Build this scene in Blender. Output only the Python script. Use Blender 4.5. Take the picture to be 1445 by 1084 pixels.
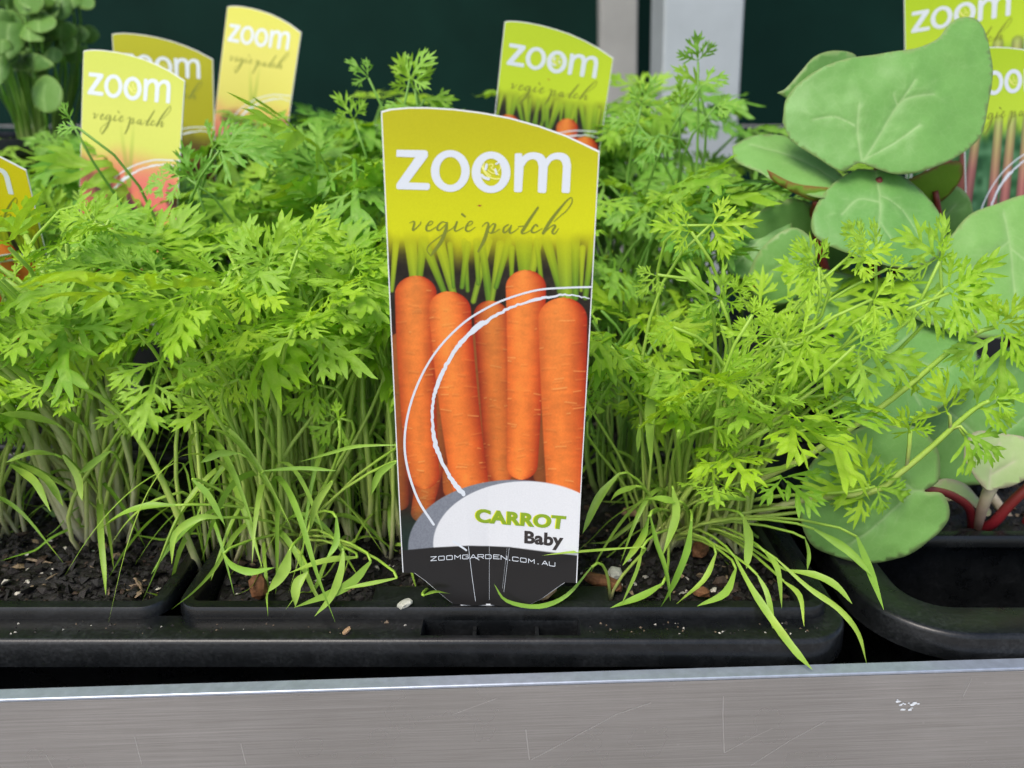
import bpy, bmesh, math, random
import numpy as np
from mathutils import Vector, Matrix, noise as mnoise
from mathutils.geometry import delaunay_2d_cdt

for _o in list(bpy.data.objects): bpy.data.objects.remove(_o, do_unlink=True)
SC = bpy.context.scene
COL = SC.collection
R = math.radians

# ------------------------------------------------------------------ camera
PITCH, FPX, CAMH, CX, CY = R(20), 1085.0, .152, 722.5, 542.0
CAM = np.array([0, -.21, CAMH])
FW = np.array([0, math.cos(PITCH), -math.sin(PITCH)])
UP = np.array([0, math.sin(PITCH), math.cos(PITCH)])
cd = bpy.data.cameras.new('camera')
cam = bpy.data.objects.new('camera', cd); COL.objects.link(cam)
cam.location = CAM; cam.rotation_euler = (R(90) - PITCH, 0, 0)
cd.sensor_width = 36; cd.lens = 36 * FPX / 1445
cd.clip_start = .01; cd.clip_end = 200
cd.dof.use_dof = True; cd.dof.focus_distance = .245; cd.dof.aperture_fstop = 10.5
SC.camera = cam
# ------------------------------------------------------------------ sky, sun, exposure
w = bpy.data.worlds.new('World'); SC.world = w; w.use_nodes = True
nt = w.node_tree; bg = nt.nodes['Background']
sky = nt.nodes.new('ShaderNodeTexSky'); sky.sky_type = 'NISHITA'; sky.sun_disc = False
SUN_EL, SUN_AZ = 54, 214          # azimuth measured clockwise from +Y
sky.sun_elevation = R(SUN_EL); sky.sun_rotation = R(SUN_AZ)
sky.air_density = 1.0; sky.dust_density = 3.0; sky.ozone_density = 1.0
nt.links.new(sky.outputs[0], bg.inputs[0]); bg.inputs[1].default_value = .13
sl = bpy.data.lights.new('sun', 'SUN'); sl.energy = 1.5; sl.angle = R(24); sl.color = (1, .95, .87)
sun = bpy.data.objects.new('sun', sl); COL.objects.link(sun)
sd = Vector((math.sin(R(SUN_AZ)) * math.cos(R(SUN_EL)), math.cos(R(SUN_AZ)) * math.cos(R(SUN_EL)), math.sin(R(SUN_EL))))
sun.rotation_euler = sd.to_track_quat('Z', 'Y').to_euler()
sun.location = (0, -1, 3)
SC.view_settings.view_transform = 'Standard'; SC.view_settings.look = 'None'
SC.view_settings.gamma = 1; SC.view_settings.use_curve_mapping = False
SC.view_settings.exposure = .64
SC.cycles.use_denoising = True
SC.cycles.max_bounces = 12; SC.cycles.diffuse_bounces = 7; SC.cycles.transmission_bounces = 8; SC.cycles.transparent_max_bounces = 8

# ------------------------------------------------------------------ photo pixel -> point
def ray(x, y): return FW + np.array([1., 0, 0]) * (x - CX) / FPX + UP * (CY - y) / FPX
def onY(x, y, Y):
    r = ray(x, y); return Vector(CAM + r * ((Y - CAM[1]) / r[1]))
def onZ(x, y, Z):
    r = ray(x, y); return Vector(CAM + r * ((Z - CAM[2]) / r[2]))
def projn(X, Y, Z):
    dx, dy, dz = X - CAM[0], Y - CAM[1], Z - CAM[2]
    d = dy * FW[1] + dz * FW[2]
    return CX + FPX * dx / d, CY - FPX * (dy * UP[1] + dz * UP[2]) / d
def lin(r, g, b):
    f = lambda c: c / 12.92 if c <= .04045 else ((c + .055) / 1.055) ** 2.4
    return (f(r / 255), f(g / 255), f(b / 255))
def linA(c):
    c = np.asarray(c, float) / 255
    return np.where(c <= .04045, c / 12.92, ((c + .055) / 1.055) ** 2.4)

# ------------------------------------------------------------------ materials
class NT:
    def __init__(s, name):
        s.m = bpy.data.materials.new(name); s.m.use_nodes = True
        s.t = s.m.node_tree; s.b = s.t.nodes['Principled BSDF']; s.out = s.t.nodes['Material Output']
    def n(s, typ, **k):
        x = s.t.nodes.new(typ)
        for a, v in k.items():
            if a.startswith('i_'):
                key = a[2:]; key = int(key) if key.isdigit() else key.replace('_', ' ')
                x.inputs[key].default_value = v
            else: setattr(x, a, v)
        return x
    def l(s, a, b): s.t.links.new(a, b)
    def coord(s, which='Object', scale=(1, 1, 1)):
        c = s.n('ShaderNodeTexCoord'); mp = s.n('ShaderNodeMapping'); mp.inputs['Scale'].default_value = scale
        s.l(c.outputs[which], mp.inputs[0]); return mp.outputs[0]
    def noise(s, scale, detail=3, vec=None, rough=.6):
        x = s.n('ShaderNodeTexNoise'); x.inputs['Scale'].default_value = scale
        x.inputs['Detail'].default_value = detail; x.inputs['Roughness'].default_value = rough
        if vec is not None: s.l(vec, x.inputs['Vector'])
        return x.outputs['Fac']
    def ramp(s, fac, stops):
        x = s.n('ShaderNodeValToRGB'); e = x.color_ramp.elements
        while len(e) < len(stops): e.new(.5)
        for k, (p, c) in enumerate(stops):
            e[k].position = p; e[k].color = (*c, 1) if len(c) == 3 else c
        s.l(fac, x.inputs[0]); return x.outputs[0]
    def mix(s, fac, a, b, mode='MIX'):
        x = s.n('ShaderNodeMix', data_type='RGBA', blend_type=mode)
        for sock, v in ((x.inputs[0], fac), (x.inputs[6], a), (x.inputs[7], b)):
            if hasattr(v, 'is_output') or isinstance(v, bpy.types.NodeSocket): s.l(v, sock)
            elif isinstance(v, (int, float)): sock.default_value = v
            else: sock.default_value = (*v, 1)
        return x.outputs[2]
    def bump(s, h, strength, dist=.001):
        x = s.n('ShaderNodeBump'); x.inputs['Strength'].default_value = strength; x.inputs['Distance'].default_value = dist
        s.l(h, x.inputs['Height']); s.l(x.outputs[0], s.b.inputs['Normal']); return x
    def attr(s, name): return s.n('ShaderNodeAttribute', attribute_name=name)

def mat_plain(name, col, rough=.5, metal=0, var=.0, scale=60, spec=.5, bump=0):
    t = NT(name)
    if var:
        nz = t.noise(scale, 4, t.coord())
        a = tuple(c * (1 - var) for c in col); b = tuple(min(1, c * (1 + var)) for c in col)
        t.l(t.ramp(nz, [(.3, a), (.7, b)]), t.b.inputs['Base Color'])
        if bump: t.bump(nz, bump)
    else: t.b.inputs['Base Color'].default_value = (*col, 1)
    t.b.inputs['Roughness'].default_value = rough; t.b.inputs['Metallic'].default_value = metal
    t.b.inputs['Specular IOR Level'].default_value = spec
    return t.m

def mat_leaf(name, ca, cb, trans=.35, rough=.5, vein=None, edge=None, blot=120, tcol=None, spec=.34):
    t = NT(name)
    info = t.n('ShaderNodeObjectInfo')
    base = t.mix(info.outputs['Random'], ca, cb)
    nz = t.noise(blot, 4, t.coord())
    if not edge: base = t.mix(t.ramp(t.noise(45, 3, t.coord()), [(.60, (0, 0, 0)), (.82, (.55, .55, .55))]), base, (min(.7, ca[0] * 2.1), ca[1] * 1.35, ca[2]))
    dark = t.mix(.25 if vein and edge else .5, base, (.55, .62, .4), 'MULTIPLY')
    c = t.mix(t.ramp(nz, [(.35, (0, 0, 0)), (.68, (1, 1, 1))]), dark, base)
    if vein: c = t.mix(t.attr('vein').outputs['Fac'], c, vein)
    if edge:
        vo = t.n('ShaderNodeTexVoronoi', feature='DISTANCE_TO_EDGE'); vo.inputs['Scale'].default_value = 330; t.l(t.coord(), vo.inputs['Vector'])
        c = t.mix(t.ramp(vo.outputs[0], [(0, (.10, .10, .10)), (.06, (0, 0, 0))]), c, vein)
        c = t.mix(t.attr('edge').outputs['Fac'], c, edge)
    t.l(c, t.b.inputs['Base Color'])
    t.b.inputs['Roughness'].default_value = rough; t.b.inputs['Specular IOR Level'].default_value = spec
    fine = t.noise(2200, 2, t.coord()); t.bump(fine, .25, .0002)
    tr = t.n('ShaderNodeBsdfTranslucent')
    t.l(t.mix(1.0, c, tcol or (1.0, .95, .35), 'MULTIPLY'), tr.inputs[0])
    ms = t.n('ShaderNodeMixShader'); ms.inputs[0].default_value = trans
    t.l(t.b.outputs[0], ms.inputs[1]); t.l(tr.outputs[0], ms.inputs[2]); t.l(ms.outputs[0], t.out.inputs[0])
    return t.m

def mat_stalk(name, cbase, cmid, ctop, trans=.32):
    t = NT(name)
    h = t.attr('hgt').outputs['Fac']
    c = t.ramp(h, [(0, cbase), (.24, cmid), (.75, ctop)])
    nz = t.noise(300, 3, t.coord())
    c = t.mix(t.ramp(nz, [(.3, (0, 0, 0)), (.7, (1, 1, 1))]), t.mix(.35, c, (.6, .7, .4), 'MULTIPLY'), c)
    t.l(c, t.b.inputs['Base Color']); t.b.inputs['Roughness'].default_value = .42
    tr = t.n('ShaderNodeBsdfTranslucent'); t.l(c, tr.inputs[0])
    ms = t.n('ShaderNodeMixShader'); ms.inputs[0].default_value = trans
    t.l(t.b.outputs[0], ms.inputs[1]); t.l(tr.outputs[0], ms.inputs[2]); t.l(ms.outputs[0], t.out.inputs[0])
    return t.m

def mat_plastic():
    t = NT('black_plastic')
    v = t.coord()
    d1 = t.noise(35, 5, v, .7); d2 = t.noise(900, 3, v)
    dust = t.mix(1.0, t.ramp(d1, [(.42, (0, 0, 0)), (.75, (.8, .8, .8))]), t.ramp(d2, [(.4, (.15, .15, .15)), (.7, (1, 1, 1))]), 'MULTIPLY')
    t.l(t.mix(dust, (.0045, .0052, .0058), (.035, .038, .041)), t.b.inputs['Base Color'])
    t.l(t.ramp(d1, [(.3, (.2, .2, .2)), (.75, (.42, .42, .42))]), t.b.inputs['Roughness'])
    t.b.inputs['Specular IOR Level'].default_value = .42
    t.bump(d2, .12, .0003)
    return t.m

def mat_metal(name='brushed_aluminium', k=.98, rough=.24):
    t = NT(name)
    n1 = t.noise(1, 5, t.coord('Object', (5, 700, 2600)), .7)
    n2 = t.noise(14, 5, t.coord(), .6); n3 = t.noise(1, 3, t.coord('Object', (40, 3000, 6000)), .6); n4 = t.noise(420, 3, t.coord('Object', (1, 1, 1)), .7)
    c = t.ramp(n1, [(.25, (.46 * k, .455 * k, .445 * k)), (.75, (.63 * k, .625 * k, .61 * k))])
    c = t.mix(t.ramp(n3, [(.36, (.45, .45, .45)), (.58, (0, 0, 0))]), c, (.30 * k, .285 * k, .26 * k))
    c = t.mix(t.ramp(n2, [(.4, (0, 0, 0)), (.75, (.5, .5, .5))]), c, (.34 * k, .33 * k, .31 * k))
    c = t.mix(t.ramp(n4, [(.70, (0, 0, 0)), (.78, (.35, .35, .35))]), c, (.85, .85, .85))
    t.l(c, t.b.inputs['Base Color']); t.b.inputs['Metallic'].default_value = .9
    t.l(t.ramp(n2, [(.3, (rough - .06,) * 3), (.7, (rough + .08,) * 3)]), t.b.inputs['Roughness'])
    t.b.inputs['Anisotropic'].default_value = .5
    t.bump(n1, .06, .0002)
    return t.m

def mat_print(name, rough=.4):
    t = NT(name)
    c = t.attr('col').outputs['Color']
    nz = t.noise(2600, 2, t.coord())
    c = t.mix(.14, c, t.ramp(nz, [(.25, (.35, .35, .35)), (.75, (1, 1, 1))]), 'MULTIPLY')
    t.l(c, t.b.inputs['Base Color']); t.b.inputs['Roughness'].default_value = rough
    t.b.inputs['Specular IOR Level'].default_value = .35
    return t.m

def mat_soil():
    t = NT('potting_soil_dark')
    c = t.attr('col').outputs['Color']
    nz = t.noise(700, 5, t.coord(), .75)
    t.l(t.mix(1.0, c, t.ramp(nz, [(.25, (.25, .25, .25)), (.75, (1.5, 1.4, 1.3))]), 'MULTIPLY'), t.b.inputs['Base Color'])
    t.b.inputs['Roughness'].default_value = .6; t.b.inputs['Specular IOR Level'].default_value = .4
    t.bump(nz, .8, .0006)
    return t.m

M = dict(
    plastic=mat_plastic(), metal=mat_metal(), metale=mat_plain('cut_aluminium_sky_tint', (.40, .45, .53), .38, .55, .12, 300), soil=mat_soil(),  # lip edge: sky reflection put into its bluish base colour
    leafF=mat_leaf('carrot_leaf_green', (.23, .50, .03), (.43, .71, .05), .42, .45, (.50, .74, .14)),
    leafL=mat_leaf('carrot_leaf_lime', (.31, .61, .02), (.52, .80, .04), .44, .45, (.58, .8, .12)),
    leafB=mat_leaf('carrot_leaf_mid_green', (.15, .42, .045), (.30, .58, .06), .38, .45, (.4, .62, .15)),
    strap=mat_leaf('seed_leaf_green', (.27, .50, .06), (.42, .62, .10), .3, .42),
    stalk=mat_stalk('carrot_stalk_pale', (.80, .70, .54), (.62, .74, .20), (.44, .68, .09)),
    stalkC=mat_stalk('carrot_stalk_cream', (.86, .78, .66), (.78, .78, .42), (.46, .68, .12)),
    stalkB=mat_stalk('carrot_stalk_green', (.45, .52, .2), (.34, .54, .12), (.24, .48, .08)),
    rhub=mat_leaf('rhubarb_leaf_green', (.17, .40, .095), (.24, .48, .125), .25, .42, (.42, .60, .27), (.28, .36, .14), 90),
    rhubD=mat_leaf('rhubarb_leaf_lime', (.22, .42, .035), (.24, .45, .04), .3, .5, (.40, .5, .1), (.3, .08, .04), 90),
    rhubP=mat_leaf('rhubarb_leaf_pale', (.44, .58, .24), (.46, .60, .26), .2, .5, (.60, .56, .40), (.5, .4, .3), 90),
    rstalk=mat_stalk('rhubarb_stalk_red', (.24, .010, .022), (.26, .014, .026), (.24, .04, .03), .1),
    rstalkP=mat_stalk('rhubarb_stalk_pink', (.45, .2, .16), (.62, .42, .33), (.66, .6, .42), .15),
    rocket=mat_leaf('rocket_leaf_green', (.075, .20, .03), (.16, .33, .055), .25, .5, (.36, .56, .18), (.25, .42, .1), 90),
    tagw=mat_plain('white_tag_plastic', (.72, .75, .77), .4),
    tprint=mat_print('tag_print'),
    white=mat_plain('white_print', (.62, .67, .72), .4),
    olive=mat_plain('olive_print', (.17, .20, .012), .45),
    cgreen=mat_plain('green_print', (.21, .33, .008), .45),
    yellow=mat_plain('yellow_print', (.66, .68, .02), .45),
    ink=mat_plain('dark_ink_print', (.025, .02, .02), .45),
    pale=mat_plain('pale_yellow_print', (.78, .78, .22), .45),
    red=mat_plain('red_speck_print', (.32, .06, .01), .5),
    wall=mat_plain('dark_green_paint', (.0045, .023, .017), .6, 0, .25, 6, .06),
    postw=mat_plain('galvanised_post', (.47, .51, .52), .45, .25, .10, 14),
    postg=mat_plain('weathered_grey_post', (.33, .33, .31), .6, 0, .12, 14),
    ground=mat_plain('pavement_concrete', (.32, .30, .28), .85, 0, .6, 2.2),
    bark=mat_plain('bark_brown', (.16, .07, .03), .75, 0, .5, 300, .3, .8),
    barkt=mat_plain('bark_tan', (.36, .23, .13), .75, 0, .4, 300, .3, .8),
    perl=mat_plain('perlite_grey', (.42, .42, .36), .8, 0, .3, 400, .3, .8),
    scratch=mat_plain('scratched_metal', (.68, .67, .65), .4, .7),
    smudge=mat_plain('white_paint_smudge', (.62, .66, .70), .7, 0, .3, 900),
)

RS = random.Random(20)
# ------------------------------------------------------------------ object helpers
def tagp(o, label=None, cat=None, group=None, kind=None):
    if label: o['label'] = label
    if cat: o['category'] = cat
    if group: o['group'] = group
    if kind: o['kind'] = kind
    return o
def empty(name, loc=(0, 0, 0)):
    o = bpy.data.objects.new(name, None); COL.objects.link(o); o.location = loc
    o.empty_display_size = .01; return o
def obj(name, me, mat=None, parent=None, smooth=False):
    o = bpy.data.objects.new(name, me); COL.objects.link(o)
    if mat and not me.materials: me.materials.append(mat)
    if parent: o.parent = parent
    if smooth: me.shade_smooth()
    return o
def mesh(verts, faces, name='mesh'):
    me = bpy.data.meshes.new(name); me.from_pydata([tuple(v) for v in verts], [], faces); me.update(); return me
def fattr(me, name, vals):
    a = me.attributes.new(name, 'FLOAT', 'POINT'); a.data.foreach_set('value', np.asarray(vals, np.float32))
def cattr(me, name, rgb):
    a = me.attributes.new(name, 'FLOAT_COLOR', 'POINT')
    rgb = np.asarray(rgb, np.float32); c = np.ones((len(rgb), 4), np.float32); c[:, :3] = rgb
    a.data.foreach_set('color', c.ravel())
def rebase(o, base):
    """world-coordinate mesh of a child -> relative to parent placed at base"""
    o.data.transform(Matrix.Translation(-Vector(base)))

def box_bm(bm, x0, x1, y0, y1, z0, z1):
    r = bmesh.ops.create_cube(bm, size=1)
    for v in r['verts']:
        v.co = Vector((x0 + (v.co.x + .5) * (x1 - x0), y0 + (v.co.y + .5) * (y1 - y0), z0 + (v.co.z + .5) * (z1 - z0)))
    return r['verts']
def box(name, x0, x1, y0, y1, z0, z1, mat, parent=None, bevel=0, seg=2):
    bm = bmesh.new(); box_bm(bm, x0, x1, y0, y1, z0, z1)
    if bevel: bmesh.ops.bevel(bm, geom=bm.edges[:], offset=bevel, segments=seg, affect='EDGES', profile=.6)
    me = bpy.data.meshes.new(name); bm.to_mesh(me); bm.free()
    return obj(name, me, mat, parent, False)

def rr_loop(x0, x1, y0, y1, r, inset, z, n=6, extra=()):
    x0 += inset; x1 -= inset; y0 += inset; y1 -= inset; r = max(r - inset, .0015)
    pts = [(x0 + r, y0, z)]
    for ex in extra: pts.append((ex, y0, z))
    for cx, cy, a0 in ((x1 - r, y0 + r, -90), (x1 - r, y1 - r, 0), (x0 + r, y1 - r, 90), (x0 + r, y0 + r, 180)):
        for k in range(n + 1):
            a = R(a0 + 90 * k / n); pts.append((cx + r * math.cos(a), cy + r * math.sin(a), z))
    return pts[:-1]
def sweep(rect, r, prof, cap=True, extra=(), n=6):
    bm = bmesh.new(); loops = []
    for ins, z in prof:
        loops.append([bm.verts.new(p) for p in rr_loop(*rect, r, ins, z, n, extra)])
    for a, b in zip(loops, loops[1:]):
        m = len(a)
        for i in range(m): bm.faces.new((a[i], a[(i + 1) % m], b[(i + 1) % m], b[i]))
    if cap: bm.faces.new(loops[-1])
    return bm
def bm_obj(name, bm, mat, parent=None, smooth=False):
    me = bpy.data.meshes.new(name); bm.to_mesh(me); bm.free()
    return obj(name, me, mat, parent, smooth)

def cdt(polys, pts=(), eps=1e-6):
    V, F = [], []
    for p in polys:
        if sum(a[0] * b[1] - b[0] * a[1] for a, b in zip(p, p[1:] + p[:1])) < 0: p = p[::-1]
        F.append(list(range(len(V), len(V) + len(p)))); V += [Vector((a, b)) for a, b in p]
    V += [Vector((a, b)) for a, b in pts]
    r = delaunay_2d_cdt(V, [], F, 1, eps)
    return [(v.x, v.y) for v in r[0]], [tuple(f) for f, o in zip(r[2], r[5]) if len(o)]
def stroke_polys(pts, wd, close=False):
    """polyline -> overlapping segment quads + joint discs (2-D); wd a number or a list"""
    n = len(pts); ws = [wd] * n if isinstance(wd, (int, float)) else wd
    out = []
    for i in range(n - 1):
        (ax, ay), (bx, by) = pts[i], pts[i + 1]
        L = math.hypot(bx - ax, by - ay)
        if L < 1e-6: continue
        nx, ny = -(by - ay) / L, (bx - ax) / L
        wa, wb = ws[i] / 2, ws[i + 1] / 2
        out.append([(ax + nx * wa, ay + ny * wa), (ax - nx * wa, ay - ny * wa), (bx - nx * wb, by - ny * wb), (bx + nx * wb, by + ny * wb)])
    for (x, y), wi in zip(pts, ws):
        out.append([(x + wi / 2 * math.cos(a * math.pi / 4 + .2), y + wi / 2 * math.sin(a * math.pi / 4 + .2)) for a in range(8)])
    return out
def smooth_path(pts, k=6):
    P = [np.array(p, float) for p in pts]; P = [2 * P[0] - P[1]] + P + [2 * P[-1] - P[-2]]; out = []
    for i in range(1, len(P) - 2):
        for s in range(k):
            t = s / k
            out.append(.5 * ((2 * P[i]) + (-P[i - 1] + P[i + 1]) * t + (2 * P[i - 1] - 5 * P[i] + 4 * P[i + 1] - P[i + 2]) * t * t + (-P[i - 1] + 3 * P[i] - 3 * P[i + 1] + P[i + 2]) * t ** 3))
    out.append(P[-2]); return out
def tube(path, radii, sides=6):
    """returns verts, faces, t-values for a tapered tube"""
    V, F, T = [], [], []
    n = len(path); prev = None
    for i, p in enumerate(path):
        p = Vector(p); d = (Vector(path[min(i + 1, n - 1)]) - Vector(path[max(i - 1, 0)])).normalized()
        a = prev if prev is not None else (Vector((1, 0, 0)) if abs(d.x) < .9 else Vector((0, 1, 0)))
        u = (a - a.dot(d) * d).normalized(); prev = u; v = d.cross(u)
        for s in range(sides):
            th = 2 * math.pi * s / sides
            V.append(p + (u * math.cos(th) + v * math.sin(th)) * radii[i]); T.append(i / (n - 1))
    for i in range(n - 1):
        for s in range(sides):
            a = i * sides + s; b = i * sides + (s + 1) % sides
            F.append((a, b, b + sides, a + sides))
    F.append(tuple(range(sides))[::-1]); F.append(tuple(range((n - 1) * sides, n * sides)))
    return V, F, T
def tube_obj(name, path, radii, mat, parent, sides=6, base=None):
    V, F, T = tube(path, radii, sides); me = mesh(V, F, name); fattr(me, 'hgt', T)
    o = obj(name, me, mat, parent, True)
    if base is not None: rebase(o, base)
    return o
def ribbon(path, width, normal, fold=.25, rnd=None):
    """leaf-like blade along a path: 3 columns with a groove, taper at both ends"""
    V, F = [], []; n = len(path); tw = RS.gauss(0, .9); t0 = RS.gauss(0, .3); fold = RS.uniform(.05, .5); pk_ = RS.uniform(.45, .75)
    for i, p in enumerate(path):
        p = Vector(p); d = (Vector(path[min(i + 1, n - 1)]) - Vector(path[max(i - 1, 0)])).normalized()
        s = d.cross(Matrix.Rotation(t0 + tw * (i / n) ** 1.5, 3, d) @ Vector(normal)); s = s.normalized() if s.length > 1e-6 else Vector((1, 0, 0))
        up = s.cross(d).normalized(); t = i / (n - 1)
        wd = width * (.28 + .72 * min(1, t / .35)) * max(.02, (1 - max(0, (t - pk_) / (1 - pk_)) ** 1.8)) / 2 * (1 + .06 * math.sin(i * 1.7 + tw * 9))
        V += [p - s * wd + up * wd * fold, p, p + s * wd + up * wd * fold]
    for i in range(n - 1):
        a = 3 * i; F += [(a, a + 1, a + 4, a + 3), (a + 1, a + 2, a + 5, a + 4)]
    return V, F

# ================================================================== the setting
g = mesh([(-60, -60, -.8), (60, -60, -.8), (60, 60, -.8), (-60, 60, -.8)], [(0, 1, 2, 3)], 'ground')
tagp(obj('ground', g, M['ground']), 'grey pavement under the shelf', None, None, 'structure')
wl = empty('wall_back', (0, .80, -.8)); tagp(wl, 'dark green painted wall of wide boards behind the shelf', None, None, 'structure')
zs = [-.8, -.45, -.15, .126, .40, .70, 1.0, 1.3]
for k, (a, b) in enumerate(zip(zs, zs[1:])):
    y = -.005 if k == 2 else (0 if k % 2 else -.003)
    box('board', -1.6, 1.6, y, .03, a + .8 + .001, b + .8 - .001, M['wall'], wl, .0012)

def post(name, pl, pr, Y, depth, mat, label, yaw=0, tilt=-2.0):
    a, b = onY(pl, 60, Y), onY(pr, 60, Y); cx, wd = (a.x + b.x) / 2, b.x - a.x
    o = box(name, -wd / 2, wd / 2, 0, depth, -.8 - a.z, 1.0, mat, None, .003, 3)
    o.location = (cx, Y, a.z); o.rotation_euler = (0, R(tilt), R(yaw)); return tagp(o, label, 'post')
post('shelf_post', 935, 1050, .52, .045, M['postw'], 'broad pale galvanised post in front of the green wall', 5, -2.5)
post('wall_post', 847, 900, .70, .03, M['postg'], 'narrow weathered grey post beside the broad pale post', 0, -2.5)

# shelf
SH = empty('metal_shelf', (0, -.0213, -.8)); SH.rotation_euler = (0, 0, R(2.5))
tagp(SH, 'brushed aluminium shelf with scratched front lip under the black trays', 'shelf')
lip = box('lip', -1.2, 1.2, -.0032, 0, .70, .7880, M['metal'], SH, .0003, 2)
box('lip_edge', -1.2, 1.2, -.0034, .0012, .7881, .7892, M['metale'], SH, .0005, 3)
box('deck', -1.2, 1.2, .001, .70, .715, .7195, M['plastic'], SH)
for sx in (-1.1, 1.1):
    box('leg', sx - .02, sx + .02, .02, .06, 0, .715, M['metal'], SH, .002)
def lip_mark(name, pts, wd, mat):
    # photo pixels -> the lip's front face (shelf-local)
    mi = (Matrix.Translation(SH.location) @ Matrix.Rotation(R(2.5), 4, 'Z')).inverted()
    n = mi.to_3x3(); c = mi @ Vector(CAM); q = []
    for x, y in pts:
        d = n @ Vector(ray(x, y)); p = c + d * ((-.00325 - c.y) / d.y); q.append((p.x, p.z))
    V, F = cdt(stroke_polys([(a * 1000, b * 1000) for a, b in q], wd * 1000))
    return obj(name, mesh([(a / 1000, -.00325, b / 1000) for a, b in V], F, name), mat, SH)
for pts in ([(1021, 983), (1020, 1010), (1022, 1062)], [(1023, 1062), (1060, 1042), (1090, 1028)], [(742, 1030), (747, 1072)],
            [(750, 1072), (800, 1046), (870, 1008), (918, 992)], [(1060, 1080), (1115, 1045), (1165, 1018)], [(1359, 983), (1371, 958)],
            [(340, 1050), (347, 1078)], [(190, 1040), (200, 1078)], [(65, 1066), (75, 1084)], [(640, 1008), (700, 986)]):
    lip_mark('scratch', pts, .00013, M['scratch'])
rg = random.Random(5)
sm = []
for k in range(13):
    x, y = 1278 + rg.gauss(0, 9), 994 + rg.gauss(0, 3.5)
    sm.append((x, y, rg.uniform(.0004, .0011)))
def smudge():
    mi = (Matrix.Translation(SH.location) @ Matrix.Rotation(R(2.5), 4, 'Z')).inverted(); n = mi.to_3x3(); c = mi @ Vector(CAM); polys = []
    for x, y, r in sm:
        d = n @ Vector(ray(x, y)); p = c + d * ((-.0033 - c.y) / d.y)
        polys.append([((p.x + r * rg.uniform(.4, 1.1) * math.cos(a * .7)) * 1000, (p.z + r * rg.uniform(.25, .7) * math.sin(a * .7)) * 1000) for a in range(9)])
    V, F = cdt(polys); obj('paint_smudge', mesh([(a / 1000, -.0033, b / 1000) for a, b in V], F, 'smudge'), M['smudge'], SH)
smudge()

# ------------------------------------------------------------------ trays and punnets
def tray(name, rect, r, zt, fl, label, slot=None):
    base = ((rect[0] + rect[1]) / 2, rect[2], -.08)
    prof = [(.0022, zt - .0095), (0, zt - .0095), (.0004, zt - .0016), (.0008, zt - .0006), (.0015, zt - .0001), (.0022, zt), (fl, zt), (fl + .0008, zt - .0005), (fl + .0014, zt - .002), (fl + .005, -.0795)]
    ex = slot[:2] if slot else ()
    bm = sweep(rect, r, prof, True, ex, 10)
    if slot:
        f = [f for f in bm.faces if abs(f.calc_center_median().x - (slot[0] + slot[1]) / 2) < .003 and abs(f.normal.z) > .9 and abs(f.calc_center_median().z - zt) < 1e-4 and f.calc_center_median().y < rect[2] + fl]
        bm.normal_update(); f = [f for f in bm.faces if abs(f.calc_center_median().x - (slot[0] + slot[1]) / 2) < .003 and abs(f.calc_center_median().z - zt) < 1e-4 and f.calc_center_median().y < rect[2] + fl]
        f.sort(key=lambda q: -q.calc_area())
        for q in f[:1]:
            bmesh.ops.inset_region(bm, faces=[q], thickness=.0009, use_even_offset=True)
            bmesh.ops.inset_region(bm, faces=[q], thickness=.0005, depth=0, use_even_offset=True)
            for v in q.verts: v.co.z -= .0008
            ext = bmesh.ops.extrude_face_region(bm, geom=[q])
            for v in [v for v in ext['geom'] if isinstance(v, bmesh.types.BMVert)]: v.co.z -= .006
            if q.is_valid: bmesh.ops.delete(bm, geom=[q], context='FACES_ONLY')
    bmesh.ops.recalc_face_normals(bm, faces=bm.faces[:])
    root = empty(name, base); o = bm_obj('tray_body', bm, M['plastic'], root); rebase(o, base)
    for p in o.data.polygons: p.use_smooth = True
    o.data.set_sharp_from_angle(angle=R(35)) if hasattr(o.data, 'set_sharp_from_angle') else None
    tagp(root, label, 'tray'); return root
T1 = tray('carry_tray', (-.46, .1085, -.0142, .375), .016, -.004, .0128, 'long black plastic carry tray with a handle slot under the carrot punnets', (-.0295, .0225))
if True:
    hb = empty  # slot ribs
    for x in (-.012, .008):
        o = box('slot_rib', x - .0006, x + .0006, -.0105, -.003, -.0106, -.0068, M['plastic'], T1); rebase(o, T1.location)
T2t = tray('carry_tray', (.1165, .50, -.0120, .375), .030, -.004, .0150, 'black plastic tray with large rounded corner and an empty front cell')

def punnet(rect, label, zt=0, grp=None, r=.008, holder=None):
    base = ((rect[0] + rect[1]) / 2, (rect[2] + rect[3]) / 2, -.0785)
    prof = [(.0006, zt - .0045), (0, zt - .0045), (.0003, zt - .0012), (.0010, zt - .0002), (.0022, zt), (.0042, zt), (.0050, zt - .0008), (.0056, zt - .003), (.012, -.0780)]
    bm = sweep(rect, r, prof, True, (), 6); bmesh.ops.recalc_face_normals(bm, faces=bm.faces[:])
    root = empty('seedling_punnet', base); o = bm_obj('pot_wall', bm, M['plastic'], root); rebase(o, base)
    for p in o.data.polygons: p.use_smooth = True
    o.data.set_sharp_from_angle(angle=R(40))
    if holder:
        h = box('tag_holder', holder[0], holder[1], rect[2] + .0045, rect[2] + .0135, zt - .006, zt - .0006, M['plastic'], root, .0008); rebase(h, base)
    return tagp(root, label, 'punnet', grp)
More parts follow.
